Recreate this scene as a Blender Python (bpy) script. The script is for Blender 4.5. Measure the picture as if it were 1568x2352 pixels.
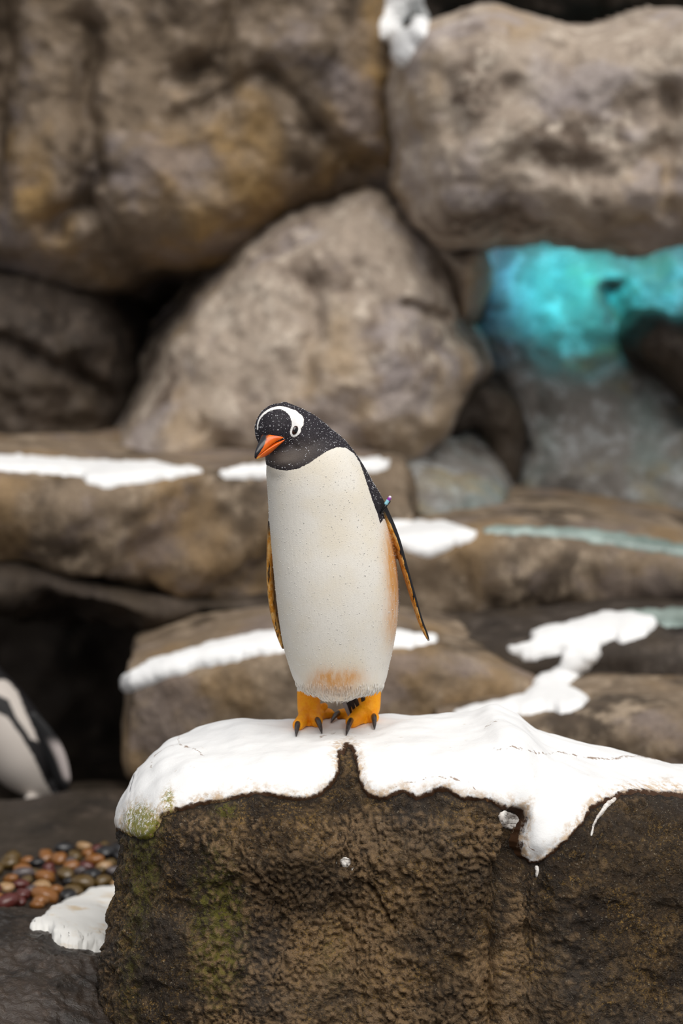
import bpy, bmesh, math, random
import numpy as np
from mathutils import Vector, Matrix
from mathutils.bvhtree import BVHTree

random.seed(7); RNG = np.random.default_rng(7)
for o in list(bpy.data.objects): bpy.data.objects.remove(o)
scene = bpy.context.scene
COL = scene.collection

# ------------------------------------------------------------------ camera
W, H, FPX = 1568.0, 2352.0, 6000.0
PITCH = math.radians(7.0)
CAM = np.array([0.0, -6.0, 1.9])
cd = bpy.data.cameras.new('camera'); cam = bpy.data.objects.new('camera', cd); COL.objects.link(cam)
cam.location = CAM.tolist(); cam.rotation_euler = (math.pi/2 - PITCH, 0, 0)
cd.sensor_fit = 'VERTICAL'; cd.sensor_height = 36.0; cd.sensor_width = 24.0
cd.lens = FPX / H * 36.0
cd.clip_start = 0.1; cd.clip_end = 200
cd.dof.use_dof = True; cd.dof.focus_distance = 5.92; cd.dof.aperture_fstop = 1.75
scene.camera = cam

# ------------------------------------------------------------------ sky: even overcast (brighter overhead), soft sun behind cloud
wd = bpy.data.worlds.new('overcast'); scene.world = wd; wd.use_nodes = True
wn = wd.node_tree.nodes; wl = wd.node_tree.links; wn.clear()
wo = wn.new('ShaderNodeOutputWorld'); wb = wn.new('ShaderNodeBackground')
wt = wn.new('ShaderNodeTexCoord'); ws = wn.new('ShaderNodeSeparateXYZ')
wm = wn.new('ShaderNodeMapRange'); wc = wn.new('ShaderNodeMix'); wc.data_type = 'RGBA'
wm.inputs['From Min'].default_value = 0.0; wm.inputs['From Max'].default_value = 1.0
wc.inputs[6].default_value = (0.50, 0.51, 0.53, 1); wc.inputs[7].default_value = (1.0, 1.0, 1.02, 1)
wl.new(wt.outputs['Generated'], ws.inputs[0]); wl.new(ws.outputs['Z'], wm.inputs['Value'])
wl.new(wm.outputs[0], wc.inputs[0]); wl.new(wc.outputs[2], wb.inputs['Color'])
wb.inputs['Strength'].default_value = 0.66
wl.new(wb.outputs[0], wo.inputs[0])
sd = bpy.data.lights.new('cloud_sun', 'SUN'); sun = bpy.data.objects.new('cloud_sun', sd); COL.objects.link(sun)
sd.energy = 2.9; sd.angle = math.radians(50); sd.color = (1.0, 0.965, 0.91)
sun.rotation_euler = (math.radians(37), 0, math.radians(20))
scene.view_settings.view_transform = 'Standard'; scene.view_settings.look = 'None'
scene.view_settings.gamma = 1.0; scene.view_settings.use_curve_mapping = False
scene.view_settings.exposure = 0.0

# ------------------------------------------------------------------ pixel <-> world
cp, sp = math.cos(PITCH), math.sin(PITCH)
def P(px, py, Y):
    px, py, Y = np.broadcast_arrays(np.asarray(px, float), np.asarray(py, float), np.asarray(Y, float))
    a = (px - W/2)/FPX; b = (H/2 - py)/FPX
    ry = cp + b*sp; rz = -sp + b*cp
    t = (Y - CAM[1]) / ry
    return np.stack([a*t, Y, CAM[2] + rz*t], -1)
def proj(p):
    q = np.asarray(p) - CAM
    dz = q[..., 1]*cp - q[..., 2]*sp
    return W/2 + FPX*q[..., 0]/dz, H/2 - FPX*(q[..., 1]*sp + q[..., 2]*cp)/dz

# ------------------------------------------------------------------ numpy noise
_perm = np.random.default_rng(3).permutation(256); _perm = np.concatenate([_perm, _perm, _perm])
_g = np.random.default_rng(4).normal(size=(256, 3)); _g /= np.linalg.norm(_g, axis=1)[:, None]
def perlin(p):
    p = np.asarray(p, float); sh = p.shape[:-1]; p = p.reshape(-1, 3)
    i = np.floor(p).astype(int); f = p - i; i &= 255
    u = f*f*f*(f*(f*6-15)+10); out = np.zeros(len(p))
    for dx in (0, 1):
        for dy in (0, 1):
            for dz in (0, 1):
                h = _perm[_perm[_perm[i[:, 0]+dx]+i[:, 1]+dy]+i[:, 2]+dz]
                gr = _g[h]; d = (gr*(f-np.array([dx, dy, dz]))).sum(1)
                w = (u[:, 0] if dx else 1-u[:, 0])*(u[:, 1] if dy else 1-u[:, 1])*(u[:, 2] if dz else 1-u[:, 2])
                out += w*d
    return (out*1.6).reshape(sh)
def fbm(p, s, o=4, ridge=False, off=0.0):
    p = np.asarray(p)*s + off; a = 1.0; t = 0; n = 0
    for k in range(o):
        v = perlin(p); v = (1-2*np.abs(v)) if ridge else v
        t = t + a*v; n += a; a *= .5; p = p*2.03 + 17.1
    return t/n
def sstep(a, b, x):
    t = np.clip((x-a)/(b-a), 0, 1); return t*t*(3-2*t)
def seg_dist(q, pts, closed=False):
    """distance of 2D/3D points q to a polyline, with parameter along it"""
    pts = np.asarray(pts, float); best = np.full(q.shape[:-1], 1e9); par = np.zeros(q.shape[:-1])
    n = len(pts) if closed else len(pts)-1
    for k in range(n):
        a = pts[k]; b = pts[(k+1) % len(pts)]; d = b-a
        t = np.clip(((q-a)@d)/max(d@d, 1e-12), 0, 1)
        r = np.linalg.norm(q-(a+t[..., None]*d), axis=-1)
        m = r < best; best = np.where(m, r, best); par = np.where(m, k+t, par)
    return best, par
def poly_sdf(q, pts):
    """positive inside"""
    pts = np.asarray(pts, float); d, _ = seg_dist(q, pts, True)
    ins = np.zeros(q.shape[:-1], bool); n = len(pts)
    for k in range(n):
        a = pts[k]; b = pts[(k+1) % n]
        c = (a[1] > q[..., 1]) != (b[1] > q[..., 1])
        xx = (b[0]-a[0])*(q[..., 1]-a[1])/((b[1]-a[1]) if b[1] != a[1] else 1e-9)+a[0]
        ins ^= c & (q[..., 0] < xx)
    return np.where(ins, d, -d)
def chaikin(pts, n=2, closed=True):
    pts = np.asarray(pts, float)
    for _ in range(n):
        if closed:
            nx = np.roll(pts, -1, 0); pts = np.stack([.75*pts+.25*nx, .25*pts+.75*nx], 1).reshape(-1, pts.shape[1])
        else:
            a, b = pts[:-1], pts[1:]
            mid = np.stack([.75*a+.25*b, .25*a+.75*b], 1).reshape(-1, pts.shape[1])
            pts = np.concatenate([pts[:1], mid, pts[-1:]])
    return pts
def spline(keys, n):
    """Catmull-Rom resample of rows"""
    k = np.asarray(keys, float); m = len(k); t = np.linspace(0, m-1, n); i = np.clip(t.astype(int), 0, m-2); f = (t-i)[:, None]
    p0 = k[np.clip(i-1, 0, m-1)]; p1 = k[i]; p2 = k[i+1]; p3 = k[np.clip(i+2, 0, m-1)]
    return .5*((2*p1)+(-p0+p2)*f+(2*p0-5*p1+4*p2-p3)*f*f+(-p0+3*p1-3*p2+p3)*f**3)

# ------------------------------------------------------------------ mesh helpers
def mesh_np(name, verts, faces, attrs=None, smooth=True):
    """faces: (n,3|4) int array or list of such arrays"""
    me = bpy.data.meshes.new(name); verts = np.asarray(verts, np.float32)
    fs = faces if isinstance(faces, list) else [faces]; fs = [np.asarray(f, np.int32) for f in fs if len(f)]
    loops = np.concatenate([f.ravel() for f in fs]); tot = np.concatenate([np.full(len(f), f.shape[1], np.int32) for f in fs])
    start = np.concatenate([[0], np.cumsum(tot)[:-1]]).astype(np.int32)
    me.vertices.add(len(verts)); me.vertices.foreach_set('co', verts.ravel())
    me.loops.add(len(loops)); me.loops.foreach_set('vertex_index', loops.astype(np.int32))
    me.polygons.add(len(tot)); me.polygons.foreach_set('loop_start', start); me.polygons.foreach_set('loop_total', tot)
    me.polygons.foreach_set('use_smooth', np.full(len(tot), smooth))
    me.update(calc_edges=True); me.validate()
    for k, v in (attrs or {}).items():
        a = me.attributes.new(k, 'FLOAT', 'POINT'); a.data.foreach_set('value', np.asarray(v, np.float32))
    return me
def grid_faces(n, m, wrap=False, mask=None, flip=False):
    i, j = np.meshgrid(np.arange(n-1), np.arange(m if wrap else m-1), indexing='ij'); j2 = (j+1) % m
    q = np.stack([i*m+j, (i+1)*m+j, (i+1)*m+j2, i*m+j2], -1)
    if mask is not None:
        mk = mask[i, j] & mask[i+1, j] & mask[i+1, j2] & mask[i, j2]; q = q[mk]
    q = q.reshape(-1, 4)
    return q[:, ::-1] if flip else q
def compact(verts, faces, attrs):
    used = np.unique(faces); mp = np.full(len(verts), -1); mp[used] = np.arange(len(used))
    return verts[used], mp[faces], {k: v[used] for k, v in attrs.items()}
def grid_normals(g):
    a = np.gradient(g, axis=0); b = np.gradient(g, axis=1); n = np.cross(a, b)
    return n/np.maximum(np.linalg.norm(n, axis=-1, keepdims=True), 1e-9)
def link(name, me, mat, parent=None, label=None, cat=None, group=None, kind=None, origin=True):
    """a mesh with world coordinates; its origin goes to its base"""
    o = bpy.data.objects.new(name, me); COL.objects.link(o)
    if mat and not me.materials: me.materials.append(mat)
    if origin and parent is None:
        n = len(me.vertices); c = np.empty(n*3, np.float32); me.vertices.foreach_get('co', c); c = c.reshape(-1, 3)
        b = Vector(((c[:, 0].min()+c[:, 0].max())/2, (c[:, 1].min()+c[:, 1].max())/2, c[:, 2].min()))
        me.transform(Matrix.Translation(-b)); o.location = b
    if parent is not None:
        o.parent = parent; o.matrix_parent_inverse = Matrix.Identity(4)
        pl = parent.location.copy(); pp = parent.parent
        while pp is not None: pl += pp.location; pp = pp.parent
        me.transform(Matrix.Translation(-pl))
    if label: o['label'] = label
    if cat: o['category'] = cat
    if group: o['group'] = group
    if kind: o['kind'] = kind
    return o
def empty(name, loc, label, cat, group=None):
    o = bpy.data.objects.new(name, None); COL.objects.link(o); o.location = loc; o.empty_display_size = .05
    o['label'] = label; o['category'] = cat
    if group: o['group'] = group
    return o
def bvh_of(verts, faces):
    return BVHTree.FromPolygons(np.asarray(verts, float).tolist(), faces.tolist() if hasattr(faces, 'tolist') else faces)
def ray(px, py, bvhs):
    d = P(px, py, 0.0)-CAM; d = Vector(d.tolist()).normalized(); o = Vector(CAM.tolist()); best = None
    for b in (bvhs if isinstance(bvhs, (list, tuple)) else [bvhs]):
        h = b.ray_cast(o, d)
        if h[0] is not None and (best is None or h[3] < best[2]): best = (h[0], h[1], h[3])
    return best

# ------------------------------------------------------------------ material helpers
class NT:
    def __init__(s, name):
        s.m = bpy.data.materials.new(name); s.m.use_nodes = True; s.t = s.m.node_tree; s.t.nodes.clear()
        s.out = s.n('ShaderNodeOutputMaterial'); s.b = s.n('ShaderNodeBsdfPrincipled'); s.l(s.b.outputs[0], s.out.inputs[0])
        s.tc = s.n('ShaderNodeTexCoord')
    def n(s, k, **kw):
        x = s.t.nodes.new(k)
        for a, v in kw.items(): setattr(x, a, v)
        return x
    def l(s, a, b): s.t.links.new(a, b)
    def set(s, sock, v):
        if hasattr(v, 'links') or isinstance(v, bpy.types.NodeSocket): s.l(v, sock)
        else: sock.default_value = v
    def coord(s, scale=(1, 1, 1)):
        mp = s.n('ShaderNodeMapping'); s.l(s.tc.outputs['Object'], mp.inputs[0]); mp.inputs['Scale'].default_value = scale; return mp.outputs[0]
    def noise(s, scale, detail=4, rough=.55, vec=None, dist=0.0):
        x = s.n('ShaderNodeTexNoise'); s.l(vec if vec is not None else s.tc.outputs['Object'], x.inputs['Vector'])
        x.inputs['Scale'].default_value = scale; x.inputs['Detail'].default_value = detail; x.inputs['Roughness'].default_value = rough
        x.inputs['Distortion'].default_value = dist; return x.outputs['Fac']
    def voro(s, scale, feat='F1', out='Distance', vec=None):
        x = s.n('ShaderNodeTexVoronoi', feature=feat); s.l(vec if vec is not None else s.tc.outputs['Object'], x.inputs['Vector'])
        x.inputs['Scale'].default_value = scale; return x.outputs[out]
    def attr(s, nm):
        x = s.n('ShaderNodeAttribute'); x.attribute_name = nm; return x.outputs['Fac']
    def mr(s, v, a, b, c=0.0, d=1.0, smooth=True):
        x = s.n('ShaderNodeMapRange'); x.interpolation_type = 'SMOOTHSTEP' if smooth else 'LINEAR'
        s.set(x.inputs[0], v)
        for i, q in enumerate((a, b, c, d)): s.set(x.inputs[i+1], q)
        return x.outputs[0]
    def math(s, op, a, b=0.0):
        x = s.n('ShaderNodeMath', operation=op); s.set(x.inputs[0], a); s.set(x.inputs[1], b); return x.outputs[0]
    def mix(s, f, a, b, blend='MIX'):
        x = s.n('ShaderNodeMix', data_type='RGBA', blend_type=blend); s.set(x.inputs[0], f)
        for i, v in ((6, a), (7, b)):
            if isinstance(v, (tuple, list)): x.inputs[i].default_value = (*v[:3], 1)
            else: s.l(v, x.inputs[i])
        return x.outputs[2]
    def bump(s, h, strength=.5, dist=.01):
        x = s.n('ShaderNodeBump'); s.l(h, x.inputs['Height']); x.inputs['Strength'].default_value = strength; x.inputs['Distance'].default_value = dist
        s.l(x.outputs[0], s.b.inputs['Normal']); return x
    def fin(s, col=None, rough=.6, spec=.5, **kw):
        if col is not None:
            if isinstance(col, (tuple, list)): s.b.inputs['Base Color'].default_value = (*col[:3], 1)
            else: s.l(col, s.b.inputs['Base Color'])
        s.set(s.b.inputs['Roughness'], rough); s.set(s.b.inputs['Specular IOR Level'], spec)
        for k, v in kw.items(): s.set(s.b.inputs[k.replace('_', ' ')], v)
        return s.m

def loft(secs, n=90, m=56, e=2.0):
    """secs rows: (cx,cy,cz, ra, rb) -> closed tube of horizontal ellipses"""
    k = spline(secs, n); th = np.linspace(0, 2*math.pi, m, endpoint=False)
    c, s = np.cos(th), np.sin(th); cx = np.sign(c)*np.abs(c)**(2/e); sy = np.sign(s)*np.abs(s)**(2/e)
    g = np.stack([k[:, 0, None]+k[:, 3, None]*cx, k[:, 1, None]+k[:, 4, None]*sy, np.repeat(k[:, 2, None], m, 1)], -1)
    return tube_close(g)
def tube_close(g):
    n, m = g.shape[:2]; v = g.reshape(-1, 3); f = grid_faces(n, m, wrap=True)
    v = np.concatenate([v, g[0].mean(0)[None], g[-1].mean(0)[None]]); a, b = n*m, n*m+1; j = np.arange(m); j2 = (j+1) % m
    t = np.concatenate([np.stack([np.full(m, a), j, j2], -1), np.stack([np.full(m, b), (n-1)*m+j2, (n-1)*m+j], -1)])
    return v, [f, t]
def sweep(path, frames, ra, rb, m=24):
    """ellipse rings along path; frames rows of (A,B) unit vectors"""
    th = np.linspace(0, 2*math.pi, m, endpoint=False)
    g = path[:, None, :]+frames[:, 0][:, None, :]*(np.asarray(ra)[:, None]*np.cos(th))[..., None]+frames[:, 1][:, None, :]*(np.asarray(rb)[:, None]*np.sin(th))[..., None]
    return tube_close(g)
def capsule(pts, rad, n=18, m=20, flat=1.0, up=(0, 0, 1)):
    k = spline(np.column_stack([pts, rad]), n); path = k[:, :3]; r = np.maximum(k[:, 3], 1e-4)
    t = np.gradient(path, axis=0); t /= np.linalg.norm(t, axis=1)[:, None]
    A = np.cross(t, np.array(up, float)); bad = np.linalg.norm(A, axis=1) < .05; A[bad] = np.array([1.0, 0, 0]); A /= np.linalg.norm(A, axis=1)[:, None]
    B = np.cross(A, t)
    # rounded ends
    e0 = path[0]-t[0]*r[0]*.8; e1 = path[-1]+t[-1]*r[-1]*.8
    path = np.concatenate([e0[None], (path[0]-t[0]*r[0]*.5)[None], path, (path[-1]+t[-1]*r[-1]*.5)[None], e1[None]])
    r = np.concatenate([[r[0]*.25, r[0]*.82], r, [r[-1]*.82, r[-1]*.25]]); A = np.concatenate([A[:1], A[:1], A, A[-1:], A[-1:]]); B = np.concatenate([B[:1], B[:1], B, B[-1:], B[-1:]])
    return sweep(path, np.stack([A, B], 1), r, r*flat, m)
def ellipsoid(c, fr, rad, nu=40, nv=28, pw=None):
    u = np.linspace(0, 2*math.pi, nu, endpoint=False); v = np.linspace(.04, math.pi-.04, nv); V, U = np.meshgrid(v, u, indexing='ij')
    l = np.stack([np.sin(V)*np.cos(U)*rad[0], np.sin(V)*np.sin(U)*rad[1], np.cos(V)*rad[2]], -1)
    return tube_close(np.asarray(c)+l@np.asarray(fr))
def slab(poly3, th):
    """thin closed slab from a fan polygon"""
    p = np.asarray(poly3, float); n = len(p); z = np.array([0, 0, th/2]); v = np.concatenate([p+z, p-z]); ct = p.mean(0); v = np.concatenate([v, [ct+z], [ct-z]])
    j = np.arange(n); j2 = (j+1) % n
    return v, [np.stack([j, j2, j2+n, j+n], -1), np.concatenate([np.stack([np.full(n, 2*n), j, j2], -1), np.stack([np.full(n, 2*n+1), j2+n, j+n], -1)])]
def rock_mat(name, dark, mid, light, tint, tint2=None, scale=2.2, rough=.75, tint_amt=.55):
    t = NT(name)
    a = t.noise(scale, 6, .6, dist=.3); b = t.noise(scale*3.7, 5, .65); c = t.noise(scale*.8, 3, .5, vec=t.coord((1.3, 1.0, .8)))
    d = t.noise(scale*22, 4, .7)
    col = t.mix(t.mr(a, .34, .52), dark, mid)
    col = t.mix(t.mr(b, .48, .68), col, light)
    col = t.mix(t.math('MULTIPLY', t.mr(c, .50, .66), tint_amt), col, tint)
    if tint2: col = t.mix(t.math('MULTIPLY', t.mr(t.noise(scale*1.1, 4, .6, vec=t.coord((.9, 1.4, 1.2))), .50, .64), .6), col, tint2)
    col = t.mix(t.mr(d, .35, .7, .0, .35), col, dark)
    hb = t.math('ADD', t.math('MULTIPLY', b, .5), t.math('MULTIPLY', d, .25))
    t.bump(hb, .6, .03)
    return t.fin(col, rough, .3)
def snow_mat(name, attrs=True):
    t = NT(name)
    n1 = t.noise(9, 5, .6); n2 = t.noise(60, 4, .7); n3 = t.noise(26, 5, .7)
    col = t.mix(t.mr(n1, .35, .7), (.86, .86, .86), (.80, .80, .80))
    if attrs:
        e = t.attr('edge')                                     # metres inside the border
        ee = t.math('ADD', e, t.math('MULTIPLY', t.math('SUBTRACT', n3, .5), .06))
        col = t.mix(t.math('MULTIPLY', t.mr(ee, .030, .0, 0, .8), t.mr(n2, .40, .62)), col, (.46, .29, .13))
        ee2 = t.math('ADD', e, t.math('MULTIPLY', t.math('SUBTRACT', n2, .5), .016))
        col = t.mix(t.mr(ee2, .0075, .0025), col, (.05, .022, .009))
        ck = t.math('ADD', t.attr('crack'), t.math('MULTIPLY', t.math('SUBTRACT', n2, .45), .012))
        col = t.mix(t.mr(ck, .0022, .0004, 0, .8), col, (.20, .10, .04))
        ms = t.attr('moss'); mm = t.math('MULTIPLY', ms, t.mr(n3, .36, .62))
        sp1 = t.noise(85, 4, .75); col = t.mix(t.math('MULTIPLY', t.mr(ms, .10, .6), t.mr(sp1, .44, .58, 0, .8)), col, (.48, .34, .17))
        col = t.mix(t.mr(t.math('MULTIPLY', ms, t.mr(t.noise(120, 4, .8), .30, .66)), .22, .62, 0, .9), col, (.20, .20, .022))
        sp = t.math('MULTIPLY', t.mr(t.noise(34, 3, .8), .66, .74), .45)
        col = t.mix(sp, col, (.55, .45, .33))
    t.bump(t.math('ADD', t.math('MULTIPLY', n2, .3), n3), .35, .006)
    return t.fin(col, .62, .25)
#@@STRUCT
# ================================================================== ground
def floor_mesh():
    xs = np.linspace(-3.6, 3.6, 240); ys = np.linspace(-7.5, 5.6, 360)
    X, Y = np.meshgrid(xs, ys, indexing='ij'); g = np.stack([X, Y, np.zeros_like(X)], -1)
    Z = fbm(g, 1.6, 4)*.05+fbm(g, 7, 3, off=5)*.014
    b = lambda cx, cy, r, h: h*np.exp(-(((X-cx)/r[0])**2+((Y-cy)/r[1])**2))
    Z += b(-.72, 2.05, (.22, .18), .06)+b(-.95, 1.75, (.5, .25), .02)
    Z -= .02
    Z -= (.06*sstep(2.1, 2.4, Y)+.5*sstep(2.62, 2.85, Y))*sstep(-.50, -.62, X)
    g[..., 2] = Z
    return g
M_ROCK_FG = None
fg_ = floor_mesh(); ff_ = grid_faces(*fg_.shape[:2])
MF = rock_mat('wet_ground', (.016, .012, .009), (.035, .026, .018), (.065, .048, .036), (.04, .028, .024), scale=3, rough=.5)
floor = link('floor', mesh_np('floor', fg_.reshape(-1, 3), ff_), MF, kind='structure')
floor['label'] = 'dark wet rocky ground of the enclosure'
BV_FLOOR = bvh_of(fg_.reshape(-1, 3), ff_)

# ================================================================== rock masses of the back wall
ALLROCK = []
def mass(name, outline, Y0, bulge, R, mat, label, cell=.011, tilt=0.0, grooves=(), amp=(.06, .03), seed=0.0, lumps=(), kind=None, soft=2.4, warp=.08, skirt=(7.0, .9), cut=.16):
    pts = chaikin(outline, 1); w = P(pts[:, 0], pts[:, 1], Y0); poly = w[:, [0, 2]]
    lo = poly.min(0)-.22; hi = poly.max(0)+.22
    nx = int((hi[0]-lo[0])/cell)+2; nz = int((hi[1]-lo[1])/cell)+2
    X, Z = np.meshgrid(np.linspace(lo[0], hi[0], nx), np.linspace(lo[1], hi[1], nz), indexing='ij')
    g = np.stack([X, np.full_like(X, seed*3.3), Z], -1)
    q = np.stack([X+fbm(g, 3, 4, off=1+seed)*warp, Z+fbm(g, 3, 4, off=9+seed)*warp], -1)
    d = poly_sdf(q, poly)
    s = np.clip(d/R, 0, 1); y = Y0-bulge*(1-(1-s)**soft)
    y = np.where(d < 0, Y0+np.minimum(-d*skirt[0], skirt[1]), y)
    y += tilt*(Z-Z.mean())
    y -= amp[0]*fbm(g, 2.3, 3, off=20+seed)+amp[1]*fbm(g, 8, 4, off=30+seed)+amp[1]*.9*fbm(g, 4, 3, True, off=40+seed)+amp[0]*.9*(fbm(g, 1.7, 4, True, off=50+seed)-.3)
    for pl, wd_, dp in grooves:
        pw = P(np.array(pl, float)[:, 0], np.array(pl, float)[:, 1], Y0)[:, [0, 2]]
        dd, _ = seg_dist(q, pw); y += dp*np.exp(-(dd/wd_)**2)
    for cx, cy, r, h in lumps:
        c = P(cx, cy, Y0)[[0, 2]]; y -= h*np.exp(-(((X-c[0])**2+(Z-c[1])**2)/r**2))
    g = np.stack([X, y, Z], -1)
    f = grid_faces(nx, nz, mask=d > -cut)
    v, f, _ = compact(g.reshape(-1, 3), f, {})
    ALLROCK.append(bvh_of(v, f))
    return link(name, mesh_np(name, v, f), mat, label=label, cat=None if kind else 'rock', kind=kind)

MR_TAN = rock_mat('tan_rock', (.115, .082, .060), (.40, .325, .26), (.60, .51, .42), (.34, .23, .115), (.38, .335, .335), scale=2.4)
MR_OCH = rock_mat('ochre_rock', (.055, .038, .025), (.19, .14, .095), (.30, .235, .18), (.36, .22, .075), (.24, .205, .205), scale=1.9, tint_amt=.8)
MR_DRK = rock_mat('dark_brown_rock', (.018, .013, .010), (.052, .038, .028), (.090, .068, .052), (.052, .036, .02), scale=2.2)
MR_BRN = rock_mat('brown_rock', (.055, .039, .026), (.21, .155, .105), (.36, .28, .20), (.29, .18, .075), (.21, .17, .16), scale=2.8)
MR_GRY = rock_mat('grey_teal_rock', (.075, .066, .058), (.19, .175, .16), (.38, .39, .39), (.19, .27, .26), (.27, .22, .12), scale=2.6)
MR_STR = rock_mat('stratified_rock', (.014, .010, .008), (.045, .034, .026), (.10, .08, .065), (.06, .042, .025), scale=3.4)

# wall behind everything
def back_wall():
    xs = np.linspace(-3.6, 3.6, 220); zs = np.linspace(-1.4, 4.6, 190)
    X, Z = np.meshgrid(xs, zs, indexing='ij'); g = np.stack([X, np.zeros_like(X), Z], -1)
    g[..., 1] = 5.2+fbm(g, 1.2, 5)*.25
    return g
bw = back_wall(); wf = grid_faces(*bw.shape[:2])
wo_ = link('wall_back', mesh_np('wall_back', bw.reshape(-1, 3), wf), MR_DRK, kind='structure'); wo_['label'] = 'dark rock wall closing the enclosure behind the boulders'
ALLROCK.append(bvh_of(bw.reshape(-1, 3), wf))

mass('wall_rock', [(-330, -300), (870, -300), (905, 0), (920, 180), (935, 380), (975, 500), (1030, 590), (1035, 640), (985, 600), (920, 500), (860, 450), (770, 446), (690, 466), (605, 540), (545, 588), (480, 622), (350, 612), (250, 680), (90, 650), (-330, 600)],
     4.05, .30, .30, MR_OCH, 'huge ochre-stained rock face filling the upper left of the wall', tilt=-.10, seed=1,
     grooves=[([(215, 60), (212, 250), (222, 380), (205, 470), (140, 530)], .045, .13), ([(545, -20), (520, 60), (495, 150), (420, 190)], .05, .10),
              ([(20, -50), (10, 250), (-20, 500)], .08, .2), ([(430, 300), (560, 190), (620, 180), (720, 310), (830, 390), (900, 400)], .04, .06), ([(235, 480), (230, 620)], .04, .08)],
     lumps=[(330, 400, .28, .10), (560, 480, .3, .06), (110, 400, .22, .08)])
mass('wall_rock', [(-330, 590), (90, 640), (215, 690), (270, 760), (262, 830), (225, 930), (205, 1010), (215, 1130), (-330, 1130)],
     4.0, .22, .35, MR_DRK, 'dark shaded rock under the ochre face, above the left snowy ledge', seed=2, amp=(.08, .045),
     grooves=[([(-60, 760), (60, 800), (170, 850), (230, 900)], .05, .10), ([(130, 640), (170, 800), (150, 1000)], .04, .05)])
mass('wall_rock', [(790, 455), (850, 440), (905, 490), (960, 540), (1010, 600), (1045, 690), (1050, 760), (1100, 850), (1060, 930), (1010, 990), (960, 1060), (860, 1110), (500, 1130), (240, 1130), (280, 1000), (340, 895), (420, 800), (500, 690), (565, 612), (645, 535), (720, 480)],
     3.75, .30, .30, MR_TAN, 'big pale tan boulder bulging right behind the penguin', tilt=.10, seed=3,
     grooves=[([(700, 640), (720, 760), (690, 860)], .05, .06), ([(920, 685), (985, 700), (1030, 720)], .022, .09), ([(480, 960), (520, 1060)], .05, .07), ([(800, 560), (860, 700)], .05, .04)],
     lumps=[(640, 640, .25, .05), (850, 820, .25, .08)])
mass('wall_rock', [(918, 165), (938, 85), (985, 45), (1100, 10), (1290, 40), (1400, 42), (1500, 15), (1900, 15), (1900, 585), (1568, 572), (1440, 565), (1300, 556), (1180, 545), (1110, 560), (1040, 562), (975, 530), (932, 440), (915, 330)],
     3.62, .36, .30, MR_TAN, 'broad tan boulder overhanging the turquoise recess', tilt=-.06, seed=4, soft=3.0, skirt=(12.0, .32), cut=.03,
     grooves=[([(945, 190), (940, 330)], .03, .07), ([(1030, 220), (1040, 300)], .04, .05), ([(1180, 380), (1210, 370), (1300, 375), (1380, 400), (1500, 340)], .05, .06), ([(1180, 100), (1300, 130), (1330, 60)], .04, .05), ([(1530, 200), (1520, 480)], .05, .08)])
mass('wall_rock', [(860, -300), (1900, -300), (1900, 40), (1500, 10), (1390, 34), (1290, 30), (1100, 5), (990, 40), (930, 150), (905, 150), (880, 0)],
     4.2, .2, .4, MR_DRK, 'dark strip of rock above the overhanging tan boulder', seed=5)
mass('wall_rock', [(900, 380), (935, 360), (965, 500), (1010, 560), (1100, 560), (1110, 640), (1070, 720), (1040, 680), (985, 590), (915, 500)],
     3.9, .22, .12, MR_TAN, 'narrow brown rock rib wedged left of the turquoise recess', seed=6)
mass('recess_wall', [(900, 480), (1900, 480), (1900, 1260), (860, 1260), (880, 900), (900, 650)],
     4.24, .06, .5, MR_GRY, 'grey-green rock wall inside the turquoise lit recess', tilt=.52, seed=7, amp=(.05, .035), cell=.012,
     grooves=[([(1080, 560), (1075, 720), (1120, 850), (1150, 930)], .06, .14), ([(1100, 960), (1125, 1090)], .02, .05), ([(1160, 920), (1195, 1000), (1180, 1090)], .02, .09), ([(1420, 680), (1445, 750), (1510, 820), (1600, 890)], .045, .16)])
mass('wall_rock', [(1445, 800), (1490, 740), (1568, 760), (1900, 700), (1900, 930), (1700, 960), (1568, 890), (1500, 840)],
     3.95, .1, .2, MR_STR, 'small dark rock jutting at the right edge below the turquoise light', seed=8)
mass('wall_rock', [(1005, 1010), (1020, 960), (1070, 905), (1130, 890), (1185, 920), (1205, 990), (1195, 1060), (1175, 1110), (1150, 1120), (1130, 1080), (1120, 1010), (1090, 970), (1040, 1000)],
     4.0, .06, .08, MR_STR, 'dark knotted rock in the crevice right of the tan boulder', seed=9, warp=.03, cell=.008)
mass('wall_rock', [(820, 1085), (900, 1070), (1000, 1078), (1120, 1090), (1140, 1140), (1130, 1230), (800, 1240)],
     3.45, .14, .14, MR_GRY, 'mossy green-grey block behind the penguin flipper', seed=10, grooves=[([(960, 1080), (950, 1200)], .03, .05), ([(1050, 1090), (1060, 1200)], .03, .05)])

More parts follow.
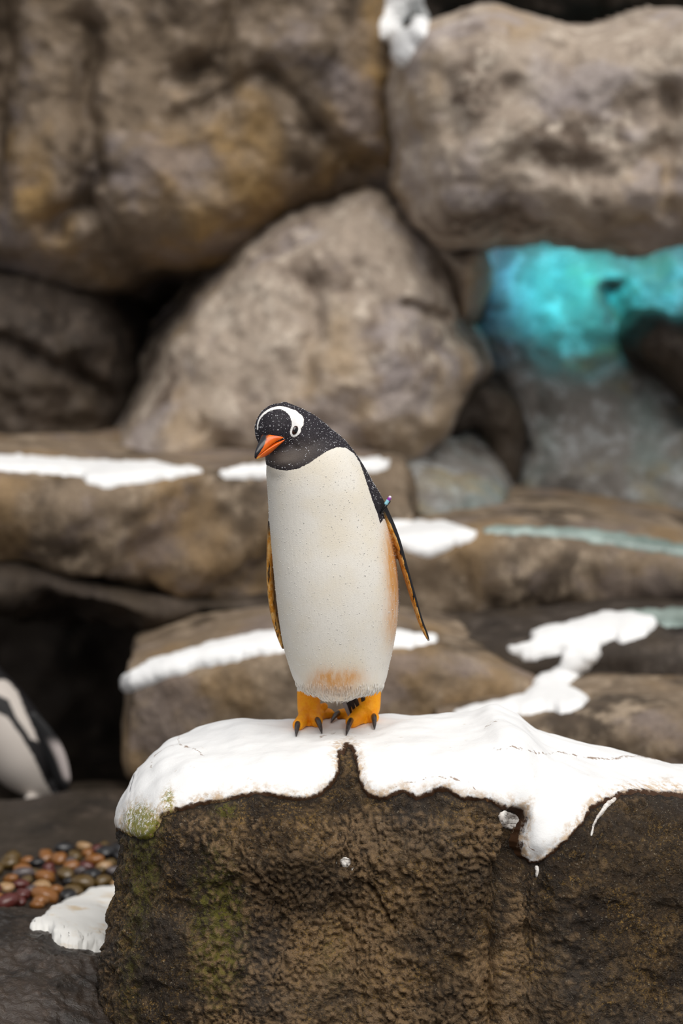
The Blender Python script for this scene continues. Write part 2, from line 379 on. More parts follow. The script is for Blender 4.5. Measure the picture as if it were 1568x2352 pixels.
# ================================================================== ledges
def ledge(name, keys, Yref, mat, label, slope=.05, under=.5, face_in=.03, n=260, m=150, amp=(.05, .02), seed=0.0, strata=0.0):
    """keys: rows of (px, py of the front lip, py of the face bottom, Y of the front, Y of the back)"""
    k = np.array(keys, float); px = np.linspace(k[0, 0], k[-1, 0], n)
    pt, pb, yf, yb = (np.interp(px, k[:, 0], k[:, i]) for i in (1, 2, 3, 4))
    lip = P(px, pt, Yref); bot = P(px, pb, Yref); x = lip[:, 0]; zt = lip[:, 2]; zb = bot[:, 2]
    rows = []
    for i in range(n):
        h = zt[i]-zb[i]; D = yb[i]-yf[i]
        pr = np.array([(yb[i], zt[i]+slope*D), (yf[i]+D*.5, zt[i]+slope*D*.5), (yf[i]+min(.10, D*.25), zt[i]+.012), (yf[i]+.03, zt[i]-.008), (yf[i], zt[i]-.06),
                       (yf[i]+face_in*.4, zt[i]-h*.5), (yf[i]+face_in, zb[i]+.05), (yf[i]+face_in+.06, zb[i]), (yf[i]+min(under, D*.9), zb[i]-.02), (yb[i], zb[i]-.03)])
        pr = chaikin(pr, 2, False); s = np.concatenate([[0], np.cumsum(np.linalg.norm(np.diff(pr, axis=0), axis=1))])
        t = np.linspace(0, s[-1], m); rows.append(np.stack([np.full(m, x[i]), np.interp(t, s, pr[:, 0]), np.interp(t, s, pr[:, 1])], -1))
    g = np.array(rows); nr = -grid_normals(g)
    # normals must look out: the first row of the top looks up
    if nr[n//2, 2, 2] < 0: nr = -nr
    d = amp[0]*fbm(g, 2.6, 3, off=seed*7)+amp[1]*fbm(g, 9, 4, off=seed*11)
    front = sstep(.2, -.4, nr[..., 2])*0+np.clip(1-nr[..., 2], .25, 1)
    if strata: d = d+strata*(fbm(g*np.array([.25, .25, 1.0]), 9, 3, True, off=seed)-.2)
    g = g+nr*(d*front)[..., None]
    f = grid_faces(n, m)
    v = g.reshape(-1, 3); ALLROCK.append(bvh_of(v, f))
    return link(name, mesh_np(name, v, f), mat, label=label, cat='rock')

ledge('rock_ledge', [(-420, 1092, 1300, 2.45, 4.1), (0, 1094, 1300, 2.5, 4.1), (200, 1112, 1330, 2.55, 4.1), (330, 1106, 1370, 2.65, 4.1), (480, 1098, 1440, 2.8, 4.1), (620, 1095, 1480, 2.95, 4.1), (800, 1092, 1500, 3.0, 4.0), (930, 1110, 1500, 3.05, 3.9), (980, 1180, 1500, 3.3, 3.9)],
      2.65, MR_BRN, 'long brown rock ledge with a snowy top left of the penguin', slope=.03, seed=1, amp=(.11, .03), under=.8, face_in=.10)
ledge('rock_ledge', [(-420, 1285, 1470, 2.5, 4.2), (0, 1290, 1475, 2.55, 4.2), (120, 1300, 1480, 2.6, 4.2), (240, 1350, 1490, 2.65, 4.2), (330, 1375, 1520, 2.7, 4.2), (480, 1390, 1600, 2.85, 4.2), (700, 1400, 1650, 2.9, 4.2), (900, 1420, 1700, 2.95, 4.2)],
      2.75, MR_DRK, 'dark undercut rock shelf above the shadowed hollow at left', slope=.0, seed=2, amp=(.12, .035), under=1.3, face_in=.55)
ledge('rock_ledge', [(840, 1262, 1460, 2.75, 4.2), (960, 1250, 1460, 2.72, 4.2), (1100, 1232, 1450, 2.7, 4.2), (1200, 1225, 1440, 2.72, 4.2), (1350, 1238, 1430, 2.72, 4.2), (1480, 1258, 1425, 2.7, 4.2), (1620, 1280, 1420, 2.68, 4.2), (1900, 1320, 1420, 2.65, 4.2)],
      2.7, MR_GRY if False else MR_BRN, 'brown rock ledge with a green-grey top below the turquoise recess', slope=.02, seed=3, amp=(.07, .025), under=.6, face_in=.05)
# flat terrace right, then stratified rock
ledge('rock_ledge', [(930, 1500, 1800, 2.35, 3.4), (1100, 1500, 1800, 2.3, 3.4), (1180, 1490, 1800, 2.25, 3.4), (1300, 1480, 1800, 2.2, 3.4), (1380, 1478, 1800, 2.18, 3.4), (1450, 1470, 1800, 2.15, 3.4), (1568, 1466, 1800, 2.15, 3.4), (1900, 1470, 1800, 2.15, 3.4)],
      2.2, MR_STR, 'layered dark rock terrace at right carrying the branching snow', slope=.07, seed=4, amp=(.05, .02), strata=.05, under=.6)
ledge('boulder', [(262, 1600, 1840, 3.05, 3.1), (266, 1588, 1840, 2.5, 3.1), (274, 1575, 1835, 2.27, 3.1), (290, 1568, 1830, 2.17, 3.05), (380, 1545, 1830, 2.1, 2.9), (480, 1520, 1830, 2.06, 2.8), (600, 1500, 1830, 2.03, 2.75), (750, 1490, 1830, 2.0, 2.7), (900, 1490, 1830, 2.0, 2.7), (1000, 1500, 1830, 2.02, 2.7), (1120, 1530, 1830, 2.05, 2.7), (1230, 1580, 1830, 2.05, 2.7), (1300, 1640, 1830, 2.1, 2.6)],
      2.05, MR_BRN, 'brown boulder with a snow rim just behind the penguin rock', slope=.05, seed=5, amp=(.05, .02), face_in=.02, n=330)
ledge('boulder', [(1010, 1690, 1900, 1.75, 2.3), (1150, 1665, 1900, 1.7, 2.3), (1280, 1652, 1900, 1.66, 2.3), (1400, 1640, 1900, 1.64, 2.3), (1568, 1632, 1900, 1.62, 2.3), (1900, 1630, 1900, 1.62, 2.3)],
      1.68, MR_BRN, 'low brown boulder at the right edge behind the snow slope', slope=.05, seed=6, amp=(.05, .02))

# small grey lamp fixed under the overhang, lighting the recess turquoise
def recess_lamp(px, py, Y, energy, size, col, aim):
    c = P(px, py, Y); root = empty('recess_lamp', c.tolist(), {1335: 'small lamp tucked under the overhang over the brightest turquoise glow', 1560: 'small lamp under the overhang at the right picture edge', 1170: 'small lamp under the overhang at the left end of the turquoise recess'}[px], 'lamp')
    bm = bmesh.new(); bmesh.ops.create_cone(bm, cap_ends=True, segments=20, radius1=.06, radius2=.045, depth=.05)
    me = bpy.data.meshes.new('lamp_housing'); bm.to_mesh(me); bm.free(); me.transform(Matrix.Translation((c[0], c[1], c[2]+.05)))
    t = NT('lamp_metal'); link('lamp_housing', me, t.fin((.03, .03, .03), .5), parent=root)
    e = P(px, 556, 3.62)+np.array([0, .16, .004]); v, fs = capsule(np.array([e, (e+c)/2+np.array([0, 0, .04]), c+np.array([0, 0, .05])]), [.012]*3, n=10, m=10); link('lamp_bracket', mesh_np('lamp_bracket', v, fs), bpy.data.materials['lamp_metal'], parent=root)
    ld = bpy.data.lights.new('lamp_light', 'SPOT'); ld.spot_size = math.radians(105); ld.spot_blend = 1.0; ld.shadow_soft_size = size/2; ld.energy = energy; ld.color = col
    lo = bpy.data.objects.new('lamp_light', ld); COL.objects.link(lo); lo.parent = root; lo.location = (0, 0, .015)
    lo.rotation_euler = Vector(aim).to_track_quat('-Z', 'Y').to_euler()
recess_lamp(1335, 540, 4.10, 31, .10, (.05, .74, .80), (.0, .80, -.60))
recess_lamp(1560, 548, 4.08, 16, .10, (.03, .68, .85), (.05, .8, -.6))
recess_lamp(1170, 535, 4.10, 8, .10, (.02, .45, .85), (.1, .8, -.6))

# ================================================================== snow patches on the background rocks
SNOW_BG = snow_mat('old_snow', False)
def snow_patch(outline, label, T=.018, R=.022, step=3.0, holes=(), bv=None, mat=None, maxjump=.12, rag=9, smooth=0):
    pts = chaikin(outline, 1); lo = pts.min(0)-8; hi = pts.max(0)+8
    nx = int((hi[0]-lo[0])/step)+2; ny = int((hi[1]-lo[1])/step)+2
    X, Yp = np.meshgrid(np.linspace(lo[0], hi[0], nx), np.linspace(lo[1], hi[1], ny), indexing='ij'); q = np.stack([X, Yp], -1)
    g3 = np.stack([X*.01, Yp*.01, X*0], -1)
    q = q+np.stack([fbm(g3, 3, 3, off=3), fbm(g3, 3, 3, off=8)], -1)*rag
    d = poly_sdf(q, pts)
    for hx, hy, hr in holes: d = np.minimum(d, np.hypot(q[..., 0]-hx, q[..., 1]-hy)-hr)
    pos = np.full((nx, ny, 3), np.nan); nor = np.zeros((nx, ny, 3))
    bvs = bv or ALLROCK
    for i in range(nx):
        for j in range(ny):
            if d[i, j] > -7:
                h = ray(X[i, j], Yp[i, j], bvs)
                if h: 
                    n = h[1]; rd = h[0]-Vector(CAM.tolist())
                    if n.dot(rd) > 0: n = -n
                    pos[i, j] = h[0]; nor[i, j] = n
    ok = ~np.isnan(pos[..., 0])
    for _ in range(smooth):
        z = np.where(ok[..., None], pos, 0); w = ok.astype(float); sm = z.copy(); sw = w.copy()
        for dx, dy in ((1, 0), (-1, 0), (0, 1), (0, -1)): sm += np.roll(z, (dx, dy), (0, 1)); sw += np.roll(w, (dx, dy), (0, 1))
        pos = np.where(ok[..., None], sm/np.maximum(sw, 1)[..., None], np.nan)
    nor[..., 2] += .5; nor /= np.maximum(np.linalg.norm(nor, axis=-1, keepdims=True), 1e-6)
    dm = d*.0013
    t = np.where(dm > 0, T*np.sqrt(np.clip(1-(1-np.clip(dm/R, 0, 1))**2, 0, 1)), dm*2.5)
    v = pos+nor*t[..., None]
    f = grid_faces(nx, ny, mask=ok)
    a = v.reshape(-1, 3)
    e = np.max([np.linalg.norm(a[f[:, k]]-a[f[:, (k+1) % 4]], axis=1) for k in range(4)], 0)
    f = f[e < maxjump]
    if len(f) == 0: print('EMPTY SNOW', label); return
    # keep the largest connected piece
    lab = np.arange(len(a))
    while True:
        mn = lab[f].min(1); old = lab.copy()
        for k in range(4): np.minimum.at(lab, f[:, k], mn)
        lab = lab[lab]
        if (lab == old).all(): break
    ids, cnt = np.unique(lab[f[:, 0]], return_counts=True); f = f[lab[f[:, 0]] == ids[cnt.argmax()]]
    vv, f, _ = compact(a, f, {})
    return link('snow_patch', mesh_np('snow_patch', vv, f), mat or SNOW_BG, label=label, cat='snow', group='snow patches on the rocks')
snow_patch([(-90, 1044), (0, 1046), (100, 1052), (200, 1058), (300, 1062), (365, 1060), (385, 1072), (460, 1077), (466, 1088), (400, 1099), (330, 1107), (240, 1124), (205, 1112), (180, 1093), (100, 1086), (0, 1082), (-90, 1080)],
           'long thin snow strip on the left rock ledge, reaching the picture edge', maxjump=.3)
snow_patch([(500, 1088), (530, 1074), (600, 1066), (700, 1062), (800, 1058), (895, 1052), (890, 1080), (780, 1096), (640, 1098), (520, 1102)], 'snow strip on the ledge directly behind the penguin chest', maxjump=.3)
snow_patch([(860, 1196), (960, 1195), (1040, 1203), (1096, 1222), (1090, 1238), (1050, 1252), (1010, 1275), (965, 1282), (935, 1262), (890, 1255), (860, 1250)], 'snow patch beside the penguin flipper on the right ledge', maxjump=.3)
snow_patch([(274, 1566), (290, 1545), (380, 1510), (480, 1480), (580, 1458), (650, 1450), (760, 1446), (900, 1452), (1000, 1462), (1012, 1472), (960, 1485), (900, 1492), (780, 1492), (650, 1498), (600, 1506), (520, 1522), (440, 1540), (370, 1562), (310, 1590), (280, 1592)], 'curved snow rim along the boulder behind the penguin legs', T=.022, maxjump=.25)
snow_patch([(1160, 1492), (1180, 1482), (1222, 1480), (1215, 1456), (1250, 1444), (1330, 1426), (1380, 1410), (1440, 1410), (1505, 1418), (1512, 1434), (1480, 1462), (1430, 1478), (1405, 1466), (1375, 1488), (1384, 1508), (1335, 1550), (1292, 1580), (1352, 1598), (1345, 1618), (1300, 1642), (1262, 1630), (1200, 1645), (1040, 1650), (1050, 1632), (1150, 1612), (1222, 1592), (1218, 1560), (1270, 1545), (1298, 1502), (1262, 1506), (1205, 1522), (1190, 1502)],
           'branching white snow on the layered terrace at right', T=.025, R=.03, maxjump=.3)
snow_patch([(885, -60), (965, -60), (968, 0), (990, 60), (962, 100), (945, 130), (928, 158), (905, 140), (898, 105), (868, 78), (880, 30), (888, 0)], 'small white snow patch hanging in the crevice at the very top', holes=[(932, 60, 13)], T=.03, R=.03, maxjump=.3)
t_ = NT('ledge_sheen'); SHEENM = t_.fin(t_.mix(t_.mr(t_.noise(7, 4, .6), .35, .65), (.34, .42, .39), (.17, .22, .20)), .35, .5)
def sheen_sheet(pl, lab):  # pale sheet colours in the sky reflection on wet, painted ledge tops
    o = snow_patch(pl, lab, T=.012, R=.02, maxjump=.4, mat=SHEENM)
    if o: o.name = 'sheen_sheet'; o['category'] = 'sheen'; o['group'] = 'pale green paint and painted-in sky sheen on the right ledges'
sheen_sheet([(1100, 1214), (1180, 1208), (1300, 1212), (1420, 1224), (1568, 1248), (1660, 1262), (1660, 1292), (1568, 1280), (1460, 1262), (1350, 1242), (1230, 1230), (1120, 1228)], 'pale green paint and painted-in sky sheen along the ledge below the turquoise recess')
sheen_sheet([(1400, 1408), (1480, 1400), (1568, 1396), (1660, 1396), (1660, 1440), (1568, 1440), (1520, 1438), (1512, 1424), (1450, 1414)], 'pale green-grey paint and painted-in sky sheen on the terrace right of the branching snow')
#@@FG
# ================================================================== penguin rock with its snow cap
CREST = np.array([(278, 1905), (283, 1875), (290, 1835), (300, 1806), (320, 1768), (350, 1737), (390, 1704), (450, 1685), (550, 1667), (680, 1664), (870, 1656), (1000, 1648), (1090, 1643), (1135, 1643), (1175, 1650), (1205, 1672), (1240, 1692), (1350, 1724), (1450, 1745), (1568, 1767), (1800, 1800), (2000, 1830)], float)
def fg_rock():
    nX, m = 620, 380
    px = np.concatenate([np.linspace(280, 330, 60, endpoint=False), np.linspace(330, 2000, nX-60)])
    pc = np.interp(px, CREST[:, 0], CREST[:, 1]); ker = np.ones(7)/7; pc = np.convolve(np.pad(pc, 3, 'edge'), ker, 'valid')
    Yc = .10
    top = P(px, pc, Yc); x = top[:, 0]; zt = top[:, 2]-.010
    s = np.sqrt(np.clip(1-(1-np.clip((px-279)/190, 0, 1))**2, 0, 1))
    kf = np.interp(px, [280, 400, 700, 800, 900, 1120, 1180, 1260, 1400, 1600, 2000], [-.30, -.33, -.36, -.325, -.35, -.36, -.315, -.36, -.33, -.30, -.30])
    kf = np.convolve(np.pad(kf, 12, 'edge'), np.hanning(27)[1:-1]/np.hanning(27).sum(), 'valid')
    ymid = -.06; yf = ymid+(kf-ymid)*s; yb = ymid+(.32-ymid)*s
    rows = []
    for i in range(len(px)):
        f_, b_ = yf[i], yb[i]; z = zt[i]; D = b_-f_; zlo = -.12
        drop = np.interp(px[i], [280, 400, 1130, 1250, 1600], [.03, .03, .015, .02, .03])
        cy = ymid+(Yc-ymid)*s[i]
        pr = np.array([(b_+.05, zlo), (b_+.02, z*.5), (b_, z-.12), (b_-.25*D*.4, z-.02), (cy, z), (ymid, z-drop*.35), (f_+.30*D*.62, z-drop*.8), (f_+.10*D, z-drop-.030), (f_+.012, z-drop-.085*s[i]-.01), (f_-.006, z-drop-.19), (f_+.0, z*.58), (f_-.015, z*.35), (f_-.035, .05), (f_-.05, zlo)])
        pr = chaikin(pr, 3, False); sl = np.concatenate([[0], np.cumsum(np.linalg.norm(np.diff(pr, axis=0), axis=1))])
        # dense on top and front, sparse on the back
        t = np.concatenate([np.linspace(0, sl[-1]*.34, 60, endpoint=False), np.linspace(sl[-1]*.34, sl[-1], m-60)])
        rows.append(np.stack([np.full(m, x[i]), np.interp(t, sl, pr[:, 0]), np.interp(t, sl, pr[:, 1])], -1))
    g = np.array(rows)
    # the foot of the rock flares out to the left
    zz = g[..., 2]; x0 = x[0]
    zk = [P(280, y, -.06)[2] for y in (2352, 2200, 2050, 1950, 1880, 1700)]
    fl = np.interp(zz, zk, [-.045, -.034, .004, .018, .004, .0])
    g[..., 0] += fl*np.exp(-np.maximum(g[..., 0]-x0, 0)/.16)
    return g
FG = fg_rock()
n_fg = grid_normals(FG)
if n_fg[300, 200, 1] > 0 and n_fg[300, 340, 1] > 0: n_fg = -n_fg
n_fg[0:3] = np.array([-1.0, 0, 0])
for _ in range(3): n_fg[2:12] = (n_fg[1:11]+n_fg[3:13]+n_fg[2:12])/3
n_fg /= np.maximum(np.linalg.norm(n_fg, axis=-1, keepdims=True), 1e-9)
pxg, pyg = proj(FG); q_fg = np.stack([pxg, pyg], -1)
EDGE = [(250, 1880), (285, 1908), (300, 1920), (322, 1929), (346, 1925), (368, 1898), (378, 1880), (410, 1867), (450, 1856), (500, 1846), (550, 1839), (592, 1833), (640, 1838), (690, 1843), (722, 1838), (750, 1820), (773, 1792), (780, 1765), (779, 1742), (790, 1738), (798, 1722), (806, 1728), (815, 1745), (821, 1770), (825, 1800), (840, 1826), (865, 1839), (888, 1838), (908, 1830), (925, 1824), (958, 1839), (1000, 1822), (1022, 1820), (1060, 1836), (1100, 1838), (1130, 1840), (1160, 1856), (1196, 1862), (1203, 1880), (1197, 1902), (1192, 1940), (1198, 1970), (1214, 1983), (1236, 1983), (1265, 1966), (1300, 1930), (1338, 1890), (1352, 1862), (1380, 1846), (1420, 1833), (1490, 1824), (1568, 1829), (1700, 1835), (2200, 1850), (2200, 1300), (250, 1300)]
q_w = q_fg+np.stack([fbm(FG, 22, 3, off=4), fbm(FG, 22, 3, off=13)], -1)*5
q_w = q_w+np.stack([fbm(FG, 75, 2, off=24), fbm(FG, 75, 2, off=33)], -1)*4.5
sdf = poly_sdf(q_w, EDGE)*.00095
back = (n_fg[..., 1] > .35) & (n_fg[..., 2] < .6)
sdf = np.where(back, np.minimum(np.abs(sdf)+.03, (FG[..., 2]-.42)*1.0), sdf)
left_turn = (FG[..., 1] > -.04) & (n_fg[..., 0] < -.5)
sdf = np.where(left_turn, (FG[..., 2]-P(290, 1905, -.06)[2]), sdf)
# rough surface of the rock; smooth under the snow
rough = sstep(.02, -.015, sdf)
wx = FG*np.array([1.0, 1.0, 1.15])+.006*np.stack([perlin(FG*30), perlin(FG*30+7), perlin(FG*30+3)], -1)
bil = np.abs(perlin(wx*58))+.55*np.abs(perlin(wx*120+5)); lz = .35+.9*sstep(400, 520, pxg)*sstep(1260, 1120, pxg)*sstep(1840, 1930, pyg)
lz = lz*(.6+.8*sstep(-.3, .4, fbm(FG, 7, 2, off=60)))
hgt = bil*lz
dd = .020*fbm(FG, 5, 3, off=2)+rough*(.0125*(bil-.4)*lz+.012*fbm(FG, 14, 4, True, off=6)+.007*fbm(FG, 42, 3, off=7)+.002*fbm(FG, 110, 2, off=9)+.012*fbm(FG, 20, 3, off=8))
def fgpoly(pts, w, dep):
    d_, _ = seg_dist(q_w, np.array(pts, float)); return -dep*np.exp(-(d_/w)**2)
onface = (n_fg[..., 2] < .75)
dd += np.where(onface, fgpoly([(1190, 1880), (1180, 1960), (1150, 2010), (1130, 2080), (1120, 2180), (1130, 2352)], 24, .048)
     + fgpoly([(848, 2030), (870, 2070), (885, 2095), (905, 2135)], 5, .024)+fgpoly([(590, 2010), (520, 2030), (515, 2080)], 12, .012)
     + fgpoly([(800, 1730), (802, 1790), (790, 1850)], 14, .016), 0)
dd += np.where(onface, .022*np.exp(-(((pxg-1300)/110)**2+((pyg-2080)/140)**2))+.018*np.exp(-(((pxg-700)/160)**2+((pyg-1950)/80)**2))-.016*np.exp(-(((pxg-700)/110)**2+((pyg-2110)/70)**2)), 0)
# the ridge and the tongue in the snow
ridge_ = .016*np.exp(-(seg_dist(q_fg, np.array([(1130, 1660), (1175, 1740), (1215, 1830), (1235, 1930)], float))[0]/30)**2)
dd += np.where(n_fg[..., 1] < .2, ridge_, 0)
dd[0:2] = dd[2]
FGR = FG+n_fg*dd[..., None]
moss = (1.0*np.exp(-(((pxg-338)/38)**2+((pyg-1895)/40)**2))+.75*np.exp(-(((pxg-395)/16)**2+((pyg-1845)/30)**2))+.9*np.exp(-(((pxg-500)/70)**2+((pyg-2130)/200)**2))+.75*np.exp(-(((pxg-330)/40)**2+((pyg-2000)/120)**2))+.8*np.exp(-(((pxg-520)/30)**2+((pyg-1865)/18)**2))
        + .45*np.exp(-(((pxg-300)/40)**2+((pyg-2250)/200)**2))+.4*np.exp(-(((pxg-760)/60)**2+((pyg-2200)/120)**2)))
crk = np.full(pxg.shape, 1.0)
for pl in ([(903, 1816), (930, 1808), (955, 1806), (975, 1799), (1005, 1796), (1035, 1799), (1060, 1803)], [(1076, 1800), (1090, 1818), (1120, 1838)], [(415, 1722), (388, 1726), (365, 1748), (360, 1775)], [(414, 1702), (416, 1722), (450, 1732), (471, 1748)], [(1130, 1737), (1200, 1746), (1255, 1752), (1275, 1744), (1330, 1756), (1400, 1762), (1470, 1756), (1568, 1764)],
           [(1205, 1920), (1215, 1945), (1238, 1955)], [(735, 1712), (770, 1700)], [(436, 1780), (445, 1774)], [(1110, 1690), (1140, 1685)]):
    crk = np.minimum(crk, seg_dist(q_w, np.array(pl, float))[0]*.001)
edge_a = sdf
FF = grid_faces(*FGR.shape[:2])
def fg_rock_mat():
    t = NT('wet_pitted_rock')
    a = t.noise(5, 6, .62, dist=.4); b = t.noise(28, 6, .7); c = t.noise(110, 4, .75); v = t.voro(95); k = t.noise(3.1, 3, .5)
    col = t.mix(t.mr(a, .36, .62), (.028, .0165, .008), (.105, .064, .028))
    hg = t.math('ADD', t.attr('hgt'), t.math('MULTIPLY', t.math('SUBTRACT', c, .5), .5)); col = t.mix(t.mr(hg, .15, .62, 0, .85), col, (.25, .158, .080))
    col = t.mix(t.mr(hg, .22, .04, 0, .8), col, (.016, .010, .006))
    och = t.math('MULTIPLY', t.mr(t.noise(130, 4, .8), .50, .66), t.mr(t.noise(10, 4, .6), .44, .62))
    col = t.mix(t.math('MULTIPLY', och, .8), col, (.34, .20, .05))
    col = t.mix(t.math('MULTIPLY', t.mr(t.noise(95, 5, .8), .46, .34), .5), col, (.012, .008, .005))
    col = t.mix(t.math('MULTIPLY', t.mr(t.noise(2.6, 3, .5), .50, .38), .6), col, (.030, .019, .010))
    col = t.mix(t.math('MULTIPLY', t.mr(t.noise(170, 2, .8), .62, .72), .5), col, (.42, .36, .27))
    grey = t.math('MULTIPLY', t.mr(k, .52, .66), .5); col = t.mix(t.math('MULTIPLY', grey, .6), col, (.10, .082, .066))
    ms = t.math('MULTIPLY', t.attr('moss'), t.mr(t.noise(75, 5, .75), .34, .62))
    col = t.mix(t.mr(ms, .12, .75, 0, .75), col, (.125, .115, .014))
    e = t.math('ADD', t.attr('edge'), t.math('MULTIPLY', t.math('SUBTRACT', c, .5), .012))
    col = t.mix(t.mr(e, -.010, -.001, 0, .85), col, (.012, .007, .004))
    t.bump(t.math('ADD', t.math('ADD', t.math('MULTIPLY', b, .9), t.math('MULTIPLY', c, .55)), t.math('MULTIPLY', t.noise(240, 3, .7), .3)), 1.0, .014)
    return t.fin(col, t.mr(t.noise(12, 4, .6), .38, .62, .22, .62), .34)
fgm = fg_rock_mat()
fgv = FGR.reshape(-1, 3)
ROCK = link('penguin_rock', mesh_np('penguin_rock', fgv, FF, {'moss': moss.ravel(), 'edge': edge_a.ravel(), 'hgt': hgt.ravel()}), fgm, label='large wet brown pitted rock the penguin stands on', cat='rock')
BV_FG = bvh_of(fgv, FF)
T_SN = .017
t_sn = np.where(sdf > 0, T_SN*np.sqrt(np.clip(1-(1-np.clip(sdf/.022, 0, 1))**2, 0, 1)), sdf*1.6)
t_sn = t_sn+np.where(sdf > .01, .002*fbm(FG, 12, 3, off=31), 0)
nav = n_fg.copy()
kk = sstep(-.003, .012, sdf); SN = FG+n_fg*(dd*(1-kk)+kk*(.020*fbm(FG, 5, 3, off=2)+np.where(n_fg[..., 1] < .2, ridge_, 0))+t_sn)[..., None]
mk = sdf > -.012
sf = grid_faces(*SN.shape[:2], mask=mk)
sv, sf, sat = compact(SN.reshape(-1, 3), sf, {'edge': edge_a.ravel(), 'crack': crk.ravel(), 'moss': moss.ravel()})
SNOWM = snow_mat('painted_snow', True)
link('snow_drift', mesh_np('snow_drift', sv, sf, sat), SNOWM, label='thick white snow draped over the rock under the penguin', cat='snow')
BV_SNOW = bvh_of(sv, sf)
# white splashes and drips on the rock face
def splash(outline, label, T=.0050, thr=None, step=1.6):
    o = snow_patch(outline, label, T=T, R=.005, step=step, bv=[BV_FG], mat=SPLM, maxjump=.03, rag=4, smooth=3)
    if o: o.name = 'white_splash'; o['category'] = 'stain'; o['group'] = 'white marks on the rock face'
t_ = NT('chalky_white'); SPLM = t_.fin(t_.mix(t_.mr(t_.noise(60, 3, .6), .35, .65), (.80, .78, .74), (.55, .50, .46)), .7, .2)
splash([(784, 1972), (797, 1968), (805, 1978), (801, 1990), (789, 1993), (783, 1984)], 'round white splat in the middle of the rock face')
splash([(1226, 1988), (1238, 1988), (1237, 2002), (1234, 2016), (1229, 2016), (1230, 2002)], 'short white drip right under the snow tongue')
splash([(1398, 1835), (1420, 1832), (1400, 1850), (1382, 1872), (1366, 1890), (1360, 1918), (1355, 1918), (1362, 1886), (1378, 1862)], 'thin white streak running down right of the snow tongue')
splash([(1142, 1868), (1165, 1862), (1192, 1876), (1195, 1890), (1182, 1908), (1160, 1902), (1150, 1890)], 'white smear left of the snow tongue')

# ------------------------------------------------------------------ low wet rock and snow at the lower left
def mound():
    xs = np.linspace(-1.25, -.42, 230); ys = np.linspace(-.5, 1.0, 260)
    X, Y = np.meshgrid(xs, ys, indexing='ij'); g = np.stack([X, Y, 0*X], -1)
    r = np.hypot((X+.80)/.46, (Y-.12)/.62)
    Z = .145*np.clip(1-r**2.4, -.9, 1)-.02
    mx, my = proj(np.stack([X, Y, Z], -1)); dm = 1-.85*np.exp(-(((mx-220)/150)**2+((my-2110)/75)**2)**2)
    Z += .03*fbm(g, 3.5, 4, off=3)+dm*(.012*fbm(g, 14, 4, True, off=5)+.006*fbm(g, 50, 3, off=6))
    g[..., 2] = Z
    return g
MG = mound(); mf = grid_faces(*MG.shape[:2], mask=MG[..., 2] > -.08)
mv, mf, _ = compact(MG.reshape(-1, 3), mf, {})
t_ = NT('wet_dark_rock'); b_ = t_.noise(30, 6, .7)
cl = t_.mix(t_.mr(t_.noise(6, 5, .6), .36, .64), (.012, .009, .007), (.042, .030, .022)); cl = t_.mix(t_.mr(b_, .5, .7, 0, .6), cl, (.085, .06, .045))
t_.bump(b_, .8, .012); MOUNDM = t_.fin(cl, .24, .5)
link('low_rock', mesh_np('low_rock', mv, mf, {}), MOUNDM, label='low wet dark rock in the bottom left corner', cat='rock')
BV_MOUND = bvh_of(mv, mf)
t_ = NT('stained_snow'); SNOW_ST = t_.fin(t_.mix(t_.mr(t_.noise(11, 4, .6, vec=t_.coord((1, 1, 2))), .54, .72, 0, .7), (.72, .71, .68), (.55, .40, .22)), .6, .25)
snow_patch([(60, 2134), (90, 2110), (140, 2082), (200, 2052), (240, 2042), (300, 2034), (320, 2034), (320, 2185), (250, 2186), (190, 2184), (140, 2172), (118, 2160), (116, 2142), (90, 2136)], 'tan-stained white snow patch on the low rock at lower left', T=.025, R=.03, step=2.5, bv=[BV_MOUND, BV_FLOOR], mat=SNOW_ST, maxjump=.2, smooth=6)

# ------------------------------------------------------------------ pebbles
peb_cols = {'orange-brown': (.26, .10, .02), 'pale tan': (.40, .24, .11), 'dark red': (.10, .016, .012), 'black': (.008, .007, .008), 'olive-brown': (.11, .065, .015), 'grey': (.10, .08, .08)}
peb_meshes = {}
for ci, (cn, cc) in enumerate(peb_cols.items()):
    t_ = NT('pebble_'+cn.replace(' ', '_').replace('-', '_')); m_ = t_.fin(t_.mix(t_.mr(t_.noise(25, 3, .6), .35, .65), cc, tuple(x*.6 for x in cc)), .3, .6)
    for k in range(2):
        bm = bmesh.new(); bmesh.ops.create_icosphere(bm, subdivisions=3, radius=1.0)
        co = np.array([v.co[:] for v in bm.verts]); r = 1+.22*fbm(co, 1.1, 3, off=ci*5+k*2)
        for v, a in zip(bm.verts, co*r[:, None]*np.array([1.0, .8, .58])): v.co = a
        for f in bm.faces: f.smooth = True
        me = bpy.data.meshes.new('pebble'); bm.to_mesh(me); bm.free(); me.materials.append(m_); peb_meshes[(cn, k)] = me
names = list(peb_cols); placed = []
reg = chaikin([(-140, 2010), (60, 1975), (160, 1955), (240, 1945), (330, 1940), (330, 2046), (230, 2046), (150, 2072), (90, 2098), (-140, 2100)], 1)
tries = 0
